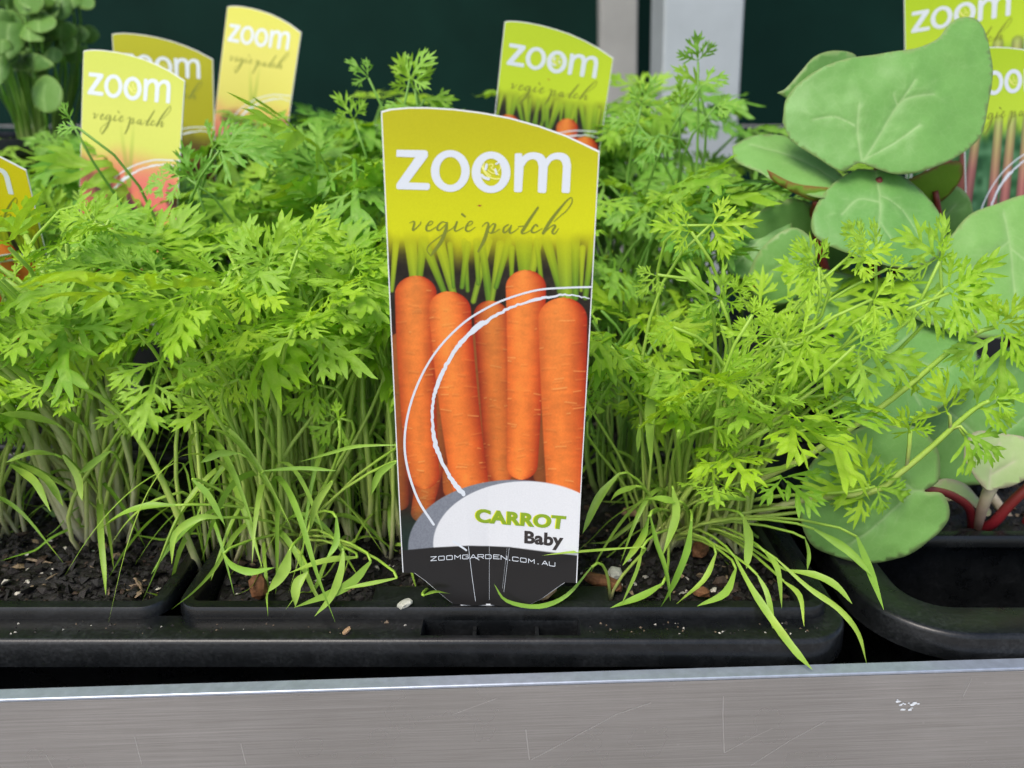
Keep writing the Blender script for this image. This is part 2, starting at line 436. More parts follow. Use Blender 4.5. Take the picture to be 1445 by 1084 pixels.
PU = {
 'main': ((-.1095, .1035, -.0030, .118), 'black punnet holding the large front carrot tag and two carrot clumps'),
 'left': ((-.325, -.1125, -.0030, .118), 'black punnet of loose dark soil with one cream stalked carrot clump'),
 'mid': ((-.1095, .1035, .122, .242), 'black punnet buried in foliage directly behind the large front carrot tag'),
 'midl': ((-.325, -.1125, .122, .242), 'black punnet buried in foliage under the pink and yellow tag'),
 'back': ((-.1095, .1035, .246, .366), 'black punnet at the back of the carrot tray near the grey post'),
 'backl': ((-.325, -.1125, .246, .366), 'black punnet at the back of the carrot tray under the sunlit tag'),
 'rhub': ((.1330, .44, .0405, .203), 'black punnet holding red stalked rhubarb behind the empty cell'),
 'rhubb': ((.1330, .44, .180, .330), 'black punnet behind the rhubarb with two green tags'),
}
for k, (rc, lb) in PU.items():
    punnet(rc, lb, 0 if k[0] != 'r' else .0, None, .008, (-.046, .032) if k == 'main' else None)

# ------------------------------------------------------------------ soil
def soil(rect, zt, n, seed, label, dens=1.0):
    rs = np.random.RandomState(seed); x0, x1, y0, y1 = rect[0] + .0068, rect[1] - .0068, rect[2] + .0068, rect[3] - .0068
    nx, ny = int((x1 - x0) / .0016), int((y1 - y0) / .0016)
    xs, ys = np.linspace(x0, x1, nx), np.linspace(y0, y1, ny); V, C, F = [], [], []
    hf = lambda x, y: zt + .0045 * mnoise.noise((x * 45, y * 45, seed)) + .0018 * mnoise.noise((x * 220, y * 220, seed)) + .0012 * mnoise.noise((x * 520, y * 520, seed))
    for y in ys:
        for x in xs: V.append((x, y, hf(x, y))); C.append((.005, .004, .0035))
    for j in range(ny - 1):
        for i in range(nx - 1):
            a = j * nx + i; F.append((a, a + 1, a + nx + 1, a + nx))
    for k in range(int(n * dens)):
        x, y = rs.uniform(x0 + .002, x1 - .002), rs.uniform(y0 + .002, y1 - .002)
        if rs.rand() < .5: y = y0 + .002 + (y - y0) * .55
        t = rs.rand(); s = .0007 + .0023 * rs.rand() ** 2.6
        col = (.006, .005, .0045) if t < .58 else (.016, .013, .012) if t < .82 else (.05, .032, .022) if t < .91 else (.26, .20, .13) if t < .965 else (.6, .6, .55)
        if t > .965: s = .0005 + .0011 * rs.rand()
        sc = np.array([s, s * rs.uniform(.5, 1), s * rs.uniform(.22, .6)])
        if .93 < t < .95: sc = np.array([s * 2.0, s * .3, s * .3])
        A = Matrix.Rotation(rs.uniform(0, 6.28), 3, 'Z') @ Matrix.Rotation(rs.normal(0, .5), 3, 'X') @ Matrix.Rotation(rs.normal(0, .5), 3, 'Y')
        c = Vector((x, y, hf(x, y) + sc[2] * .5)); b = len(V)
        for v in ((1, .2, .1), (.3, 1, -.1), (-.8, .7, .1), (-1, -.4, -.1), (.1, -1, .1), (.1, .1, 1), (-.4, -.1, .9), (0, 0, -1)):
            V.append(c + A @ Vector((v[0] * sc[0] * rs.uniform(.7, 1.2), v[1] * sc[1] * rs.uniform(.7, 1.2), v[2] * sc[2]))); C.append(col)
        for i in range(5):
            j = (i + 1) % 5; F.append((b + i, b + j, b + (5 if i in (0, 4, 1) else 6))); F.append((b + j, b + i, b + 7))
        F.append((b + 5, b + 2, b + 6)); F.append((b + 4, b + 5, b + 6))
    me = mesh(V, F, 'potting_soil'); cattr(me, 'col', C)
    return tagp(obj('potting_soil', me, M['soil']), label, None, None, 'stuff')
soil(PU['main'][0], -.0075, 3600, 1, 'dark potting soil with bark chips in the large tag punnet')
soil(PU['left'][0], -.0075, 3600, 2, 'dark crumbly potting soil round the cream stalked clump')
soil(PU['mid'][0], -.0080, 700, 3, 'dark potting soil in the punnet behind the large tag')
soil(PU['midl'][0], -.0080, 700, 4, 'dark potting soil in the punnet under the pink tag')
soil(PU['back'][0], -.0080, 500, 5, 'dark potting soil in the back punnet near the grey post')
soil(PU['backl'][0], -.0080, 500, 6, 'dark potting soil in the back punnet under the sunlit tag')
soil(PU['rhub'][0], -.0060, 1200, 7, 'dark potting soil round the red rhubarb stalks')
soil(PU['rhubb'][0], -.0060, 500, 8, 'dark potting soil behind the rhubarb')

def chip(name, px, py, z, L, W, H, ang, mat, label, cat, seed):
    rs = random.Random(seed); bm = bmesh.new(); bmesh.ops.create_icosphere(bm, subdivisions=2, radius=1)
    for v in bm.verts:
        k = 1 + .35 * mnoise.noise(v.co * 1.7 + Vector((seed, 0, 0))) + .15 * mnoise.noise(v.co * 5 + Vector((seed, 3, 0)))
        c = v.co * k; m = max(abs(c.x), abs(c.y), abs(c.z)); c = c.lerp(c / max(m, .1) * .9, .35)
        v.co = Vector((c.x * L / 2, c.y * W / 2, c.z * H / 2))
    o = bm_obj(name, bm, M[mat]); o.location = onZ(px, py, z); o.rotation_euler = (rs.uniform(-.2, .2), rs.uniform(-.3, .1), R(ang)); return tagp(o, label, cat)
chip('bark_chip', 849, 820, -.003, .015, .005, .0045, -28, 'bark', 'long reddish brown bark chip beside the tag holder', 'bark chip', 1)
chip('pebble', 868, 811, -.002, .0055, .005, .006, 10, 'perl', 'pale grey pebble beside the long brown bark chip', 'pebble', 2)
chip('bark_chip', 364, 828, -.002, .0065, .005, .009, 20, 'bark', 'upright brown bark chip under the dense carrot clump', 'bark chip', 3)
chip('bark_chip', 772, 836, .0012, .0075, .004, .003, 35, 'barkt', 'jagged tan bark scrap lying against the tag stake', 'bark chip', 4)
chip('bark_chip', 893, 722, -.003, .009, .006, .003, 5, 'barkt', 'flat pinkish tan bark chip behind the drooping leaves', 'bark chip', 5)
chip('bark_chip', 990, 835, -.003, .0062, .004, .003, -10, 'bark', 'small brown bark chip under the drooping seed leaves', 'bark chip', 6)
chip('pebble', 571, 852, .0008, .0050, .0035, .0020, 30, 'perl', 'pale flake lying on the punnet rim beside the tag', 'pebble', 7)
chip('bark_chip', 988, 775, -.003, .009, .006, .006, 60, 'bark', 'dark brown bark lump at the drooping clump base', 'bark chip', 8)
chip('pebble', 85, 700, -.003, .006, .005, .004, 60, 'perl', 'cream grit lump beside the cream carrot stalks', 'pebble', 9)
chip('bark_chip', 489, 890, -.0033, .0035, .0016, .0012, 60, 'barkt', 'tiny tan husk lying on the carry tray rim', 'bark chip', 10)

def crumbs():
    rs = np.random.RandomState(9); V, C, F = [], [], []
    for k in range(130):
        x = rs.uniform(-.16, .10); y = rs.uniform(-.0105, -.0042); s = rs.uniform(.0002, .0007) * (1.6 if rs.rand() < .12 else 1)
        if -.031 < x < .024 and y > -.0108: continue
        t = rs.rand(); col = (.02, .017, .015) if t < .5 else (.16, .12, .08) if t < .8 else (.5, .5, .46); b = len(V); a = rs.uniform(0, 6.28)
        for v in ((1, 0, 0), (-.3, .7, 0), (-.8, -.5, 0), (0, 0, .9)):
            V.append((x + s * (v[0] * math.cos(a) - v[1] * math.sin(a)), y + s * (v[0] * math.sin(a) + v[1] * math.cos(a)), -.0040 + s * v[2] * .8)); C.append(col)
        F += [(b, b + 1, b + 3), (b + 1, b + 2, b + 3), (b + 2, b, b + 3), (b, b + 2, b + 1)]
    me = mesh(V, F, 'soil_crumbs'); cattr(me, 'col', C); tagp(obj('soil_crumbs', me, M['soil']), 'tiny crumbs of soil and grit spilled on the carry tray rim', None, None, 'stuff')
crumbs()

# ================================================================== plant tags
BASE0 = onY(690, 850, 0)
TLp, TRp = (537.5, 157), (847, 213); BLp, BRp = (568, 808), (813, 814)
def loc(px, py): p = onY(px, py, 0) - BASE0; return p.x, p.z
LT, LB, RT, RB = loc(*TLp), loc(*BLp), loc(*TRp), loc(*BRp)
TOPC = [loc(*q) for q in ((537.5, 157), (550, 153.5), (575, 151.3), (600, 151.2), (640, 153.5), (680, 158.5), (720, 166), (760, 177), (800, 191), (847, 213))]
BOTC = [loc(*q) for q in ((568, 808), (584, 808), (600, 819), (622, 837), (640, 850), (690, 850.5), (740, 850), (765, 837), (788, 820), (797, 814), (813, 814))]
TXs = np.array([a for a, b in TOPC]); TZs = np.array([b for a, b in TOPC]); TUs = (TXs - TXs[0]) / (TXs[-1] - TXs[0])
BXs = np.array([a for a, b in BOTC]); BZs = np.array([b for a, b in BOTC]); BUs = (BXs - BXs[0]) / (BXs[-1] - BXs[0])
def crease(x, z):
    x = np.asarray(x, float); z = np.asarray(z, float)
    f = np.clip((.050 - z) / .050, 0, 1); s = f  # fold lines fan out upward
    sp = 1 + .45 * np.clip(z / .035, 0, 1.4)
    prof = np.interp(x / sp, [-.032, -.0046, 0, .0046, .032], [.0012, -.0016, -.0010, -.0020, -.0048])
    return prof * s ** 1.15 - .0015 * np.sin(np.clip(z / .15, 0, 1) * 3.14) * (x / .028) ** 2 * .6
def grid_uv(nx, nz, inset=0.0):
    U, Vv = np.meshgrid(np.linspace(0, 1, nx), np.linspace(0, 1, nz))
    xb = LB[0] + U * (RB[0] - LB[0]); xt = LT[0] + U * (RT[0] - LT[0])
    zt = np.interp(U, TUs, TZs); zb = np.interp(U, BUs, BZs)
    z = zb + Vv * (zt - zb); k = np.clip((z - .0105) / .1385, -.1, 1.05); x = xb + k * (xt - xb)
    if inset:
        x = x - np.sign(x - .001) * 0 + (0.5 - U) * 2 * inset; z = z - Vv * inset * 1.2
    return x, z
def grid_faces(nx, nz):
    i, j = np.meshgrid(np.arange(nx - 1), np.arange(nz - 1)); a = (j * nx + i).ravel()
    return np.stack([a, a + 1, a + nx + 1, a + nx], 1)
def np_mesh(co, fa, name):
    me = bpy.data.meshes.new(name); me.vertices.add(len(co)); me.vertices.foreach_set('co', co.astype(np.float32).ravel())
    n = len(fa); me.loops.add(n * 4); me.loops.foreach_set('vertex_index', fa.astype(np.int32).ravel())
    me.polygons.add(n); me.polygons.foreach_set('loop_start', (np.arange(n) * 4).astype(np.int32)); me.update(); me.validate(); return me
def px2tag(px, py, off=.00016):
    x, z = loc(px, py)
    for _ in range(5):
        y = float(crease(x, z)); p = onY(px, py, y) - BASE0; x, z = p.x, p.z
    return (x, float(crease(x, z)) - off, z)

def tag_body():
    nx, nz = 61, 80; x, z = grid_uv(nx, nz); y = crease(x, z)
    V = np.stack([x, y, z], -1).reshape(-1, 3); F = [tuple(int(v) for v in f) for f in grid_faces(nx, nz)]
    V = V.tolist(); nv = len(V)
    th = .00045
    W = V + [(a, b + th, c) for a, b, c in V]; Fs = F + [tuple(i + nv for i in f[::-1]) for f in F]
    rim = [i for i in range(nx)] + [j * nx + nx - 1 for j in range(1, nz)] + [(nz - 1) * nx + i for i in range(nx - 2, -1, -1)] + [j * nx for j in range(nz - 2, 0, -1)]
    for a, b in zip(rim, rim[1:] + rim[:1]): Fs.append((b, a, a + nv, b + nv))
    # stake below the neck
    xs = np.interp([.33, .69], [0, 1], [LB[0], RB[0]]); b = len(W)
    for zz, kx in ((.0003, 1), (-.002, .98), (-.004, .96)):
        xc = xs.mean(); hw = (xs[1] - xs[0]) / 2 * kx
        y0 = -.0012 + .0
        W += [(xc - hw, y0, zz), (xc + hw, y0, zz), (xc + hw, y0 + th, zz), (xc - hw, y0 + th, zz)]
    for k in (0, 4):
        for i in range(4): j = (i + 1) % 4; Fs.append((b + k + i, b + k + j, b + k + 4 + j, b + k + 4 + i))
    me = mesh(W, Fs, 'tag_body'); return me
def smoothstep(a, b, x): t = np.clip((x - a) / (b - a), 0, 1); return t * t * (3 - 2 * t)
def vnoise(x, y, seed=0):
    xi, yi = np.floor(x).astype(int), np.floor(y).astype(int); fx, fy = x - xi, y - yi
    h = lambda a, b: (np.sin(a * 127.1 + b * 311.7 + seed * 74.7) * 43758.5453) % 1
    fx, fy = fx * fx * (3 - 2 * fx), fy * fy * (3 - 2 * fy)
    return (h(xi, yi) * (1 - fx) + h(xi + 1, yi) * fx) * (1 - fy) + (h(xi, yi + 1) * (1 - fx) + h(xi + 1, yi + 1) * fx) * fy
def seg_alpha(X, Y, a, b, wa, wb, soft=1.2):
    ax, ay = a; bx, by = b; L2 = (bx - ax) ** 2 + (by - ay) ** 2
    t = np.clip(((X - ax) * (bx - ax) + (Y - ay) * (by - ay)) / L2, 0, 1)
    d = np.hypot(X - ax - t * (bx - ax), Y - ay - t * (by - ay)); wd = (wa + (wb - wa) * t) / 2
    return np.clip((wd - d) / soft + .5, 0, 1), t, np.clip(d / np.maximum(wd, .01), 0, 1)
def over(C, a, col):
    a = a[..., None]; return C * (1 - a) + np.asarray(col, float) * a
def paint(X, Y, design):
    """the picture printed on a tag (sRGB 0-255), in the pixel frame of the front tag"""
    rs = np.random.RandomState(11); sh = X.shape
    top = dict(carrot=((198, 194, 8), (220, 224, 10)), bright=((228, 214, 8), (226, 214, 10)), shade_tinted=((198, 222, 36), (208, 232, 44)),
               rainbow=((214, 224, 92), (222, 228, 104)), rhubarb=((184, 216, 28), (200, 230, 52)), dull=((192, 190, 10), (180, 176, 8)), cream=((230, 228, 96), (232, 226, 110)))[design]  # top tones vary per tag: glare, sunlight and green shade put into the print
    t = smoothstep(150, 330, Y)[..., None]
    C = np.asarray(top[0], float) * (1 - t) + np.asarray(top[1], float) * t
    yel = C.copy()
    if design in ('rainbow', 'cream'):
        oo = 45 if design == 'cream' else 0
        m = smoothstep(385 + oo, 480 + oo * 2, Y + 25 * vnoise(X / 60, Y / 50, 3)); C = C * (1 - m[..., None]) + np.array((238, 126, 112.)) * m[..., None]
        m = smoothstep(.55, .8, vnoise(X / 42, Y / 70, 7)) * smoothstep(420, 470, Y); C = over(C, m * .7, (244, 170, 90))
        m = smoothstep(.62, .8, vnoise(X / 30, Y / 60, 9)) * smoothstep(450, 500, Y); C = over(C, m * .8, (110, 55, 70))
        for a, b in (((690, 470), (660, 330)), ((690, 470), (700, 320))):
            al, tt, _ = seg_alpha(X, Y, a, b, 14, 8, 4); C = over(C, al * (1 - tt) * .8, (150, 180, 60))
    else:
        bgd = np.array((34, 28, 18.)) + 22 * (vnoise(X / 14, Y / 12, 2)[..., None] - .5) + 12 * (vnoise(X / 3, Y / 3, 5)[..., None] - .5)
        rb = smoothstep(430, 500, Y)[..., None] * smoothstep(735, 690, Y)[..., None] * .8; bgd = bgd * (1 - rb) + np.array((112, 30, 8.)) * (.75 + .5 * vnoise(X / 6, Y / 30, 6)[..., None]) * rb
        if design == 'rhubarb': bgd = np.array((58, 110, 62.)) + 80 * (vnoise(X / 16, Y / 16, 2)[..., None] - .5)
        o_ = 75 if design == 'dull' else 0; m = smoothstep(322 + o_, 385 + o_ * 1.6, Y + 22 * (vnoise(X / 17, Y / 40, 1) - .5)); C = C * (1 - m[..., None]) + bgd * m[..., None]
    if design == 'rhubarb':
        for k, (a, b) in enumerate((((585, 345), (545, 560)), ((650, 330), (610, 700)), ((690, 330), (640, 700)), ((735, 330), (690, 700)), ((775, 335), (740, 700)), ((820, 340), (800, 700)))):
            al, tt, d = seg_alpha(X, Y, a, b, 26, 32, 2); q = np.clip(tt * 2.3, 0, 1)[..., None]
            col = (np.array((205, 220, 120.)) * (1 - q) + np.array((205, 130, 120.)) * q) * (1 - .35 * d[..., None]) * (1 - .35 * np.clip(tt - .35, 0, 1)[..., None])
            f = smoothstep(300, 350, Y)
            C = C * (1 - (al * f)[..., None]) + col * (al * f)[..., None]
    if design in ('carrot', 'shade_tinted', 'bright'):
        # leaf stalks
        st = [((585, 392), (578, 330), 14, 18), ((592, 392), (598, 330), 9, 14), ((628, 415), (598, 340), 8, 14), ((640, 415), (618, 335), 10, 16), ((660, 410), (655, 340), 6, 8), ((652, 405), (660, 345), 7, 10),
              ((668, 425), (690, 340), 8, 10), ((675, 400), (672, 340), 6, 9), ((692, 428), (680, 345), 12, 10), ((694, 425), (706, 345), 7, 12), ((700, 405), (718, 340), 7, 10), ((742, 387), (738, 325), 20, 26), ((750, 388), (762, 330), 10, 12),
              ((765, 405), (757, 340), 6, 8), ((795, 425), (770, 335), 9, 14), ((800, 420), (797, 330), 20, 26), ((812, 420), (812, 335), 9, 13), ((826, 420), (836, 340), 8, 10), ((553, 410), (560, 330), 6, 10), ((640, 405), (635, 345), 5, 8), ((722, 400), (722, 350), 5, 9), ((820, 410), (822, 350), 5, 9)]
        for k, (a, b, wa, wb) in enumerate(st):
            al, tt, d = seg_alpha(X, Y, a, b, wa, wb, 1.5)
            q = np.clip((Y - 330) / 75, 0, 1)[..., None]
            g0 = np.array((112, 160, 36.)) if k % 3 else np.array((150, 185, 45.))
            col = (yel * .93 * (1 - q) + g0 * q) * (1 - .28 * d[..., None] * q)
            f = smoothstep(318, 352, Y); C = C * (1 - (al * f)[..., None]) + col * (al * f)[..., None]
        def carrot(x0, y0, x1, y1, w0, w1, br=1., bow=0, hl=-.25, n=34, tc=None, bc=None):
            nonlocal C
            Lp = y1 - y0; t = (Y - y0) / Lp; tt = np.clip(t, 0, 1)
            xc = x0 + (x1 - x0) * tt + bow * 4 * tt * (1 - tt); hw = w0 + (w1 - w0) * tt
            ct = (tc or w0 * .85) / Lp; cb = (bc or w1 * 1.0) / Lp
            cap = np.where(t < ct, np.sqrt(np.clip(1 - ((ct - t) / ct) ** 2, 0, 1)), 1) * np.where(t > 1 - cb, np.sqrt(np.clip(1 - ((t - 1 + cb) / cb) ** 2, 0, 1)), 1)
            hwc = hw * cap; s = (X - xc) / np.maximum(hwc, .5); al = np.clip((1 - np.abs(s)) * hwc / 1.6, 0, 1) * (t > 0) * (t < 1)
            sh_ = np.clip(np.abs(s - hl) / (1 + abs(hl)), 0, 1) ** 1.9
            col = np.array((255, 146, 62.)) * (1 - sh_[..., None]) + np.array((172, 34, 8.)) * sh_[..., None]
            red = smoothstep(.1, .6, t)[..., None] * .28; col = col * (1 - red) + np.array((255, 116, 40.)) * (1 - .35 * sh_[..., None]) * red
            col = col * (1 + .10 * (vnoise(X / 9, Y / 26, int(x0)) - .5)[..., None] + .07 * (vnoise(X / 14, Y / 4.5, int(x0) + 3) - .5)[..., None] + .05 * (vnoise(X / 2.2, Y / 2.2, 4) - .5)[..., None])
            col = np.clip(col * br, 0, 255)
            for k in range(n):
                tk, sk, ln = rs.uniform(.06, .96), rs.choice((-.85, .8, 0)) + rs.uniform(-.3, .3), rs.uniform(.06, .34)
                yk = y0 + tk * Lp + 2.5 * np.sin(s * 2 + k) ; d = np.abs(Y - yk)
                m = np.clip(1 - d / 1.25, 0, 1) * (np.abs(s - sk) < ln) * (.25 + .35 * (k % 3 == 0)); col = col * (1 - m[..., None]) + np.array((255, 190, 110.)) * br * m[..., None]
                m = np.clip(1 - np.abs(Y - yk - 2.6) / 1.5, 0, 1) * (np.abs(s - sk) < ln) * .07; col = col * (1 - m[..., None])
            C = C * (1 - al[..., None]) + col * al[..., None]
        carrot(562, 470, 566, 720, 12, 12, .62); carrot(672, 470, 690, 690, 22, 18, .6); carrot(724, 480, 722, 690, 16, 14, .58); carrot(775, 520, 778, 690, 16, 14, .66)
        carrot(762, 500, 766, 684, 18, 14, .55); carrot(640, 560, 640, 705, 22, 15, .72); carrot(622, 590, 592, 736, 24, 15, .8, 0, -.1)
        carrot(692, 424, 706, 683, 26, 20, .88, 0, .05); carrot(620, 470, 622, 660, 20, 12, .6)
        carrot(587, 389, 599, 690, 31, 23, .97, -4, -.1); carrot(742, 381, 736, 677, 30, 22, 1.0, 2, -.2, bc=20)
        carrot(633, 411, 668, 712, 31, 27, 1.0, -4, -.2, 44); carrot(794, 420, 802, 726, 36, 29, .98, -2, -.25, 44)
        m = smoothstep(700, 760, Y) * (X < 600); C = over(C, m * .6, (14, 52, 46))
    # base panel
    if design != 'rhubarb' or True:
        e1 = ((X - 725) / 150) ** 2 + ((Y - 772) / 95.5) ** 2; gr = np.clip((1 - e1) * 42, 0, 1) * (Y < 800)
        C = over(C, gr, (136, 142, 152) ); C = over(C, gr * .3 * (vnoise(X / 1.6, Y / 1.6, 8) > .5), (110, 116, 128))
        e2 = ((X - 742) / 131.5) ** 2 + ((Y - 768) / 89.5) ** 2; wh = np.clip((1 - e2) * 42, 0, 1)
        C = over(C, wh, (236, 239, 242))
        line = np.interp(X, [560, 575, 612, 660, 690, 720, 815], [777, 776, 772.5, 770, 770.5, 772, 784]); C = over(C, np.clip((Y - line) / 1.3 + .5, 0, 1), (36, 35, 35))
    return np.clip(C, 0, 255)
PRINTS = {}
def print_mesh(design, nx, nz):
    k = (design, nx)
    if k not in PRINTS:
        x, z = grid_uv(nx, nz, .00032); y = crease(x, z)
        X, Y = projn(x + BASE0.x, y + BASE0.y, z + BASE0.z)
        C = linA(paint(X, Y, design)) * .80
        me = np_mesh(np.stack([x, y - .00009, z], -1).reshape(-1, 3), grid_faces(nx, nz), 'tag_picture'); cattr(me, 'col', C.reshape(-1, 3))
        me.materials.append(M['tprint']); me.shade_smooth(); PRINTS[k] = me
    return PRINTS[k]
LET = {}
def poly_mesh(key, polys, off, mat):
    V, F = cdt(polys, eps=1e-4); me = mesh([px2tag(a, b, off) for a, b in V], F, key); me.materials.append(M[mat]); LET[key] = me
def zm(pts, ox, oy, s): return [(ox + a * s, oy + b * s) for a, b in pts]
S2 = 300 / 1445
def ring(cx, cy, rx, ry, ix, iy, n=40):
    out = []
    for k in range(n):
        a, b = 2 * math.pi * k / n, 2 * math.pi * (k + 1) / n
        out.append([(cx + rx * math.cos(a), cy + ry * math.sin(a)), (cx + rx * math.cos(b), cy + ry * math.sin(b)), (cx + ix * math.cos(b), cy + iy * math.sin(b)), (cx + ix * math.cos(a), cy + iy * math.sin(a))])
    return out
ZOOM = [[(95, 103), (285, 106), (300, 110), (308, 122), (307, 150), (177, 325), (312, 330), (322, 342), (321, 364), (310, 377), (102, 371), (93, 362), (94, 336), (222, 155), (93, 150)]]
MS = smooth_path([(948, 150), (985, 126), (1035, 120), (1083, 134), (1110, 165)], 4); MS2 = smooth_path([(1110, 165), (1142, 135), (1190, 122), (1238, 130), (1268, 158), (1280, 210)], 4)
MI2 = smooth_path([(1225, 215), (1214, 182), (1185, 168), (1147, 180), (1122, 218)], 4); MI1 = smooth_path([(1060, 215), (1048, 180), (1020, 167), (985, 180), (958, 218)], 4)
ZOOM.append([(893, 384), (898, 133), (905, 127), (942, 127), (948, 133)] + [tuple(p) for p in MS] + [tuple(p) for p in MS2[1:]] + [(1272, 388), (1262, 398), (1222, 395), (1216, 388)] + [tuple(p) for p in MI2] + [(1112, 386), (1104, 397), (1060, 395), (1054, 385)] + [tuple(p) for p in MI1] + [(948, 380), (940, 391), (900, 391)])
poly_mesh('logo_lettering', [zm(p, 540, 190, S2) for p in ZOOM + ring(460, 247, 132, 142, 75, 95) + ring(737, 256, 132, 141, 72, 93)], .00016, 'white')
sw = []
for pts, wd in (([(675, 215), (690, 250), (720, 285), (760, 300), (795, 300)], 9), ([(690, 190), (684, 215), (700, 250), (735, 280)], 7), ([(740, 230), (765, 250), (790, 275)], 8), ([(795, 195), (800, 225), (785, 250)], 6), ([(722, 205), (745, 200), (750, 218), (735, 222)], 6), ([(715, 240), (745, 262), (770, 262)], 6)):
    sw += stroke_polys([tuple(p) for p in smooth_path(pts, 4)], wd)
poly_mesh('logo_swirl', [zm(p, 540, 190, S2) for p in sw], .00016, 'pale')
sw = []
for pts, wd in (([(706, 205), (700, 235)], 18), ([(672, 275), (690, 292), (720, 302)], 20), ([(765, 235), (775, 268)], 14), ([(770, 200), (788, 190)], 12)): sw += stroke_polys(pts, wd)
poly_mesh('logo_glint', [zm(p, 540, 190, S2) for p in sw], .00021, 'white')
SCR = [([(185, 215), (205, 205), (216, 214), (205, 262), (228, 250), (255, 222), (260, 206)], [5, 8, 14, 14, 7, 7, 6]),
       ([(300, 236), (330, 225), (341, 208), (322, 205), (300, 235), (298, 262), (320, 268), (362, 243)], [5, 6, 6, 8, 14, 14, 8, 5]),
       ([(430, 213), (405, 208), (376, 235), (372, 260), (390, 262), (425, 230), (438, 213)], [7, 9, 14, 14, 8, 7, 7]),
       ([(438, 213), (430, 260), (400, 335), (350, 408), (325, 440)], [12, 22, 24, 20, 6]), ([(325, 436), (302, 402), (312, 370), (350, 335), (420, 285), (475, 252)], [6, 7, 7, 6, 6, 6]),
       ([(475, 252), (492, 232), (505, 208), (490, 255), (500, 270), (552, 243)], [6, 8, 14, 14, 8, 5]), ([(540, 155), (560, 172)], [16, 12]),
       ([(562, 242), (600, 226), (612, 208), (592, 205), (570, 235), (566, 264), (590, 270), (630, 243)], [5, 6, 6, 8, 14, 14, 8, 5]),
       ([(675, 240), (700, 215), (718, 218), (712, 260), (690, 330), (650, 408)], [5, 8, 12, 22, 24, 14]), ([(712, 265), (745, 224), (765, 226), (752, 262), (735, 284), (716, 272)], [6, 7, 14, 14, 7, 5]), ([(735, 284), (765, 276), (795, 256)], [6, 6, 5]),
       ([(855, 225), (826, 245), (820, 274), (838, 277), (865, 245), (874, 232), (862, 276), (880, 281), (922, 252)], [8, 11, 15, 8, 7, 9, 16, 8, 5]),
       ([(1055, 110), (1000, 190), (962, 250), (945, 278), (962, 286), (1012, 262)], [14, 20, 22, 18, 8, 5]), ([(922, 240), (985, 232)], [7, 7]),
       ([(1052, 236), (1040, 225), (1018, 250), (1012, 274), (1036, 279), (1085, 252)], [14, 8, 14, 14, 8, 5]),
       ([(1090, 284), (1140, 200), (1210, 110), (1265, 50), (1286, 48), (1284, 80), (1250, 130), (1210, 165), (1165, 205)], [20, 22, 16, 8, 7, 8, 7, 6, 5]), ([(1098, 282), (1130, 250), (1160, 230), (1172, 238), (1152, 276), (1168, 288), (1196, 252)], [8, 7, 9, 16, 15, 9, 5])]
pl = []
for pts, ws in SCR:
    sp = [tuple(p) for p in smooth_path(pts, 5)]; wi = list(np.interp(np.linspace(0, len(ws) - 1, len(sp)), range(len(ws)), ws))
    pl += [zm(p, 540, 270, S2) for p in stroke_polys(sp, wi)]
poly_mesh('script_lettering', pl, .00016, 'olive')
poly_mesh('print_speck', [[(673, 290), (677, 289), (680, 289.6), (677, 291.6)]], .00016, 'red')
# arcs over the carrots
THIN = [(835, 405), (800, 406), (760, 409), (720, 420), (690, 433), (655, 455), (620, 490), (595, 530), (578, 575), (571, 620), (575, 660), (590, 705), (612, 740)]
sp = [tuple(p) for p in smooth_path(THIN, 4)]
poly_mesh('thin_arc', stroke_polys(sp, list(np.linspace(2.6, 3.4, len(sp)))) + stroke_polys([(640, 764), (655, 774), (676, 790)], [3, 2.6, .8]), .00013, 'white')
THICK = [(832, 421), (800, 416), (770, 420), (730, 430), (700, 445), (672, 463), (650, 484), (630, 515), (615, 550), (610, 580), (613, 620), (625, 655), (640, 680), (654, 697)]
rs_ = random.Random(3); sp = [(p[0] + rs_.uniform(-.9, .9), p[1] + rs_.uniform(-.9, .9)) for p in smooth_path(THICK, 9)]
poly_mesh('brush_arc', stroke_polys(sp, [a * q_ for q_, a in zip(np.interp(np.linspace(0, 1, len(sp)), np.linspace(0, 1, 34), [rs_.uniform(.6, 1.25) for _ in range(34)]), np.interp(np.linspace(0, 1, len(sp)), [0, .1, .3, .42, .55, .7, .85, 1], [2, 3, 6, 7.5, 6, 5, 7, 6.5]))]), .00013, 'white')
# website line in square strokes
GL = {'Z': [[(0, 0), (1, 0), (0, 1), (1, 1)]], 'O': [[(.08, 0), (.92, 0), (1, .1), (1, .9), (.92, 1), (.08, 1), (0, .9), (0, .1), (.08, 0)]], 'M': [[(0, 1), (0, 0), (.5, .6), (1, 0), (1, 1)]],
      'G': [[(1, .12), (.9, 0), (.1, 0), (0, .1), (0, .9), (.1, 1), (.9, 1), (1, .9), (1, .5), (.55, .5)]], 'A': [[(0, 1), (.45, 0), (.55, 0), (1, 1)], [(.2, .68), (.8, .68)]],
      'R': [[(0, 1), (0, 0), (.9, 0), (1, .1), (1, .45), (.9, .55), (0, .55)], [(.55, .55), (1, 1)]], 'D': [[(0, 0), (.85, 0), (1, .18), (1, .82), (.85, 1), (0, 1), (0, 0)]], 'E': [[(1, 0), (0, 0), (0, 1), (1, 1)], [(0, .5), (.8, .5)]],
      'N': [[(0, 1), (0, 0), (1, 1), (1, 0)]], 'C': [[(1, .15), (.9, 0), (.1, 0), (0, .1), (0, .9), (.1, 1), (.9, 1), (1, .85)]], 'U': [[(0, 0), (0, .9), (.1, 1), (.9, 1), (1, .9), (1, 0)]], '.': [[(.42, .96), (.58, .96)]]}
pl = []; S5 = 220 / 1192
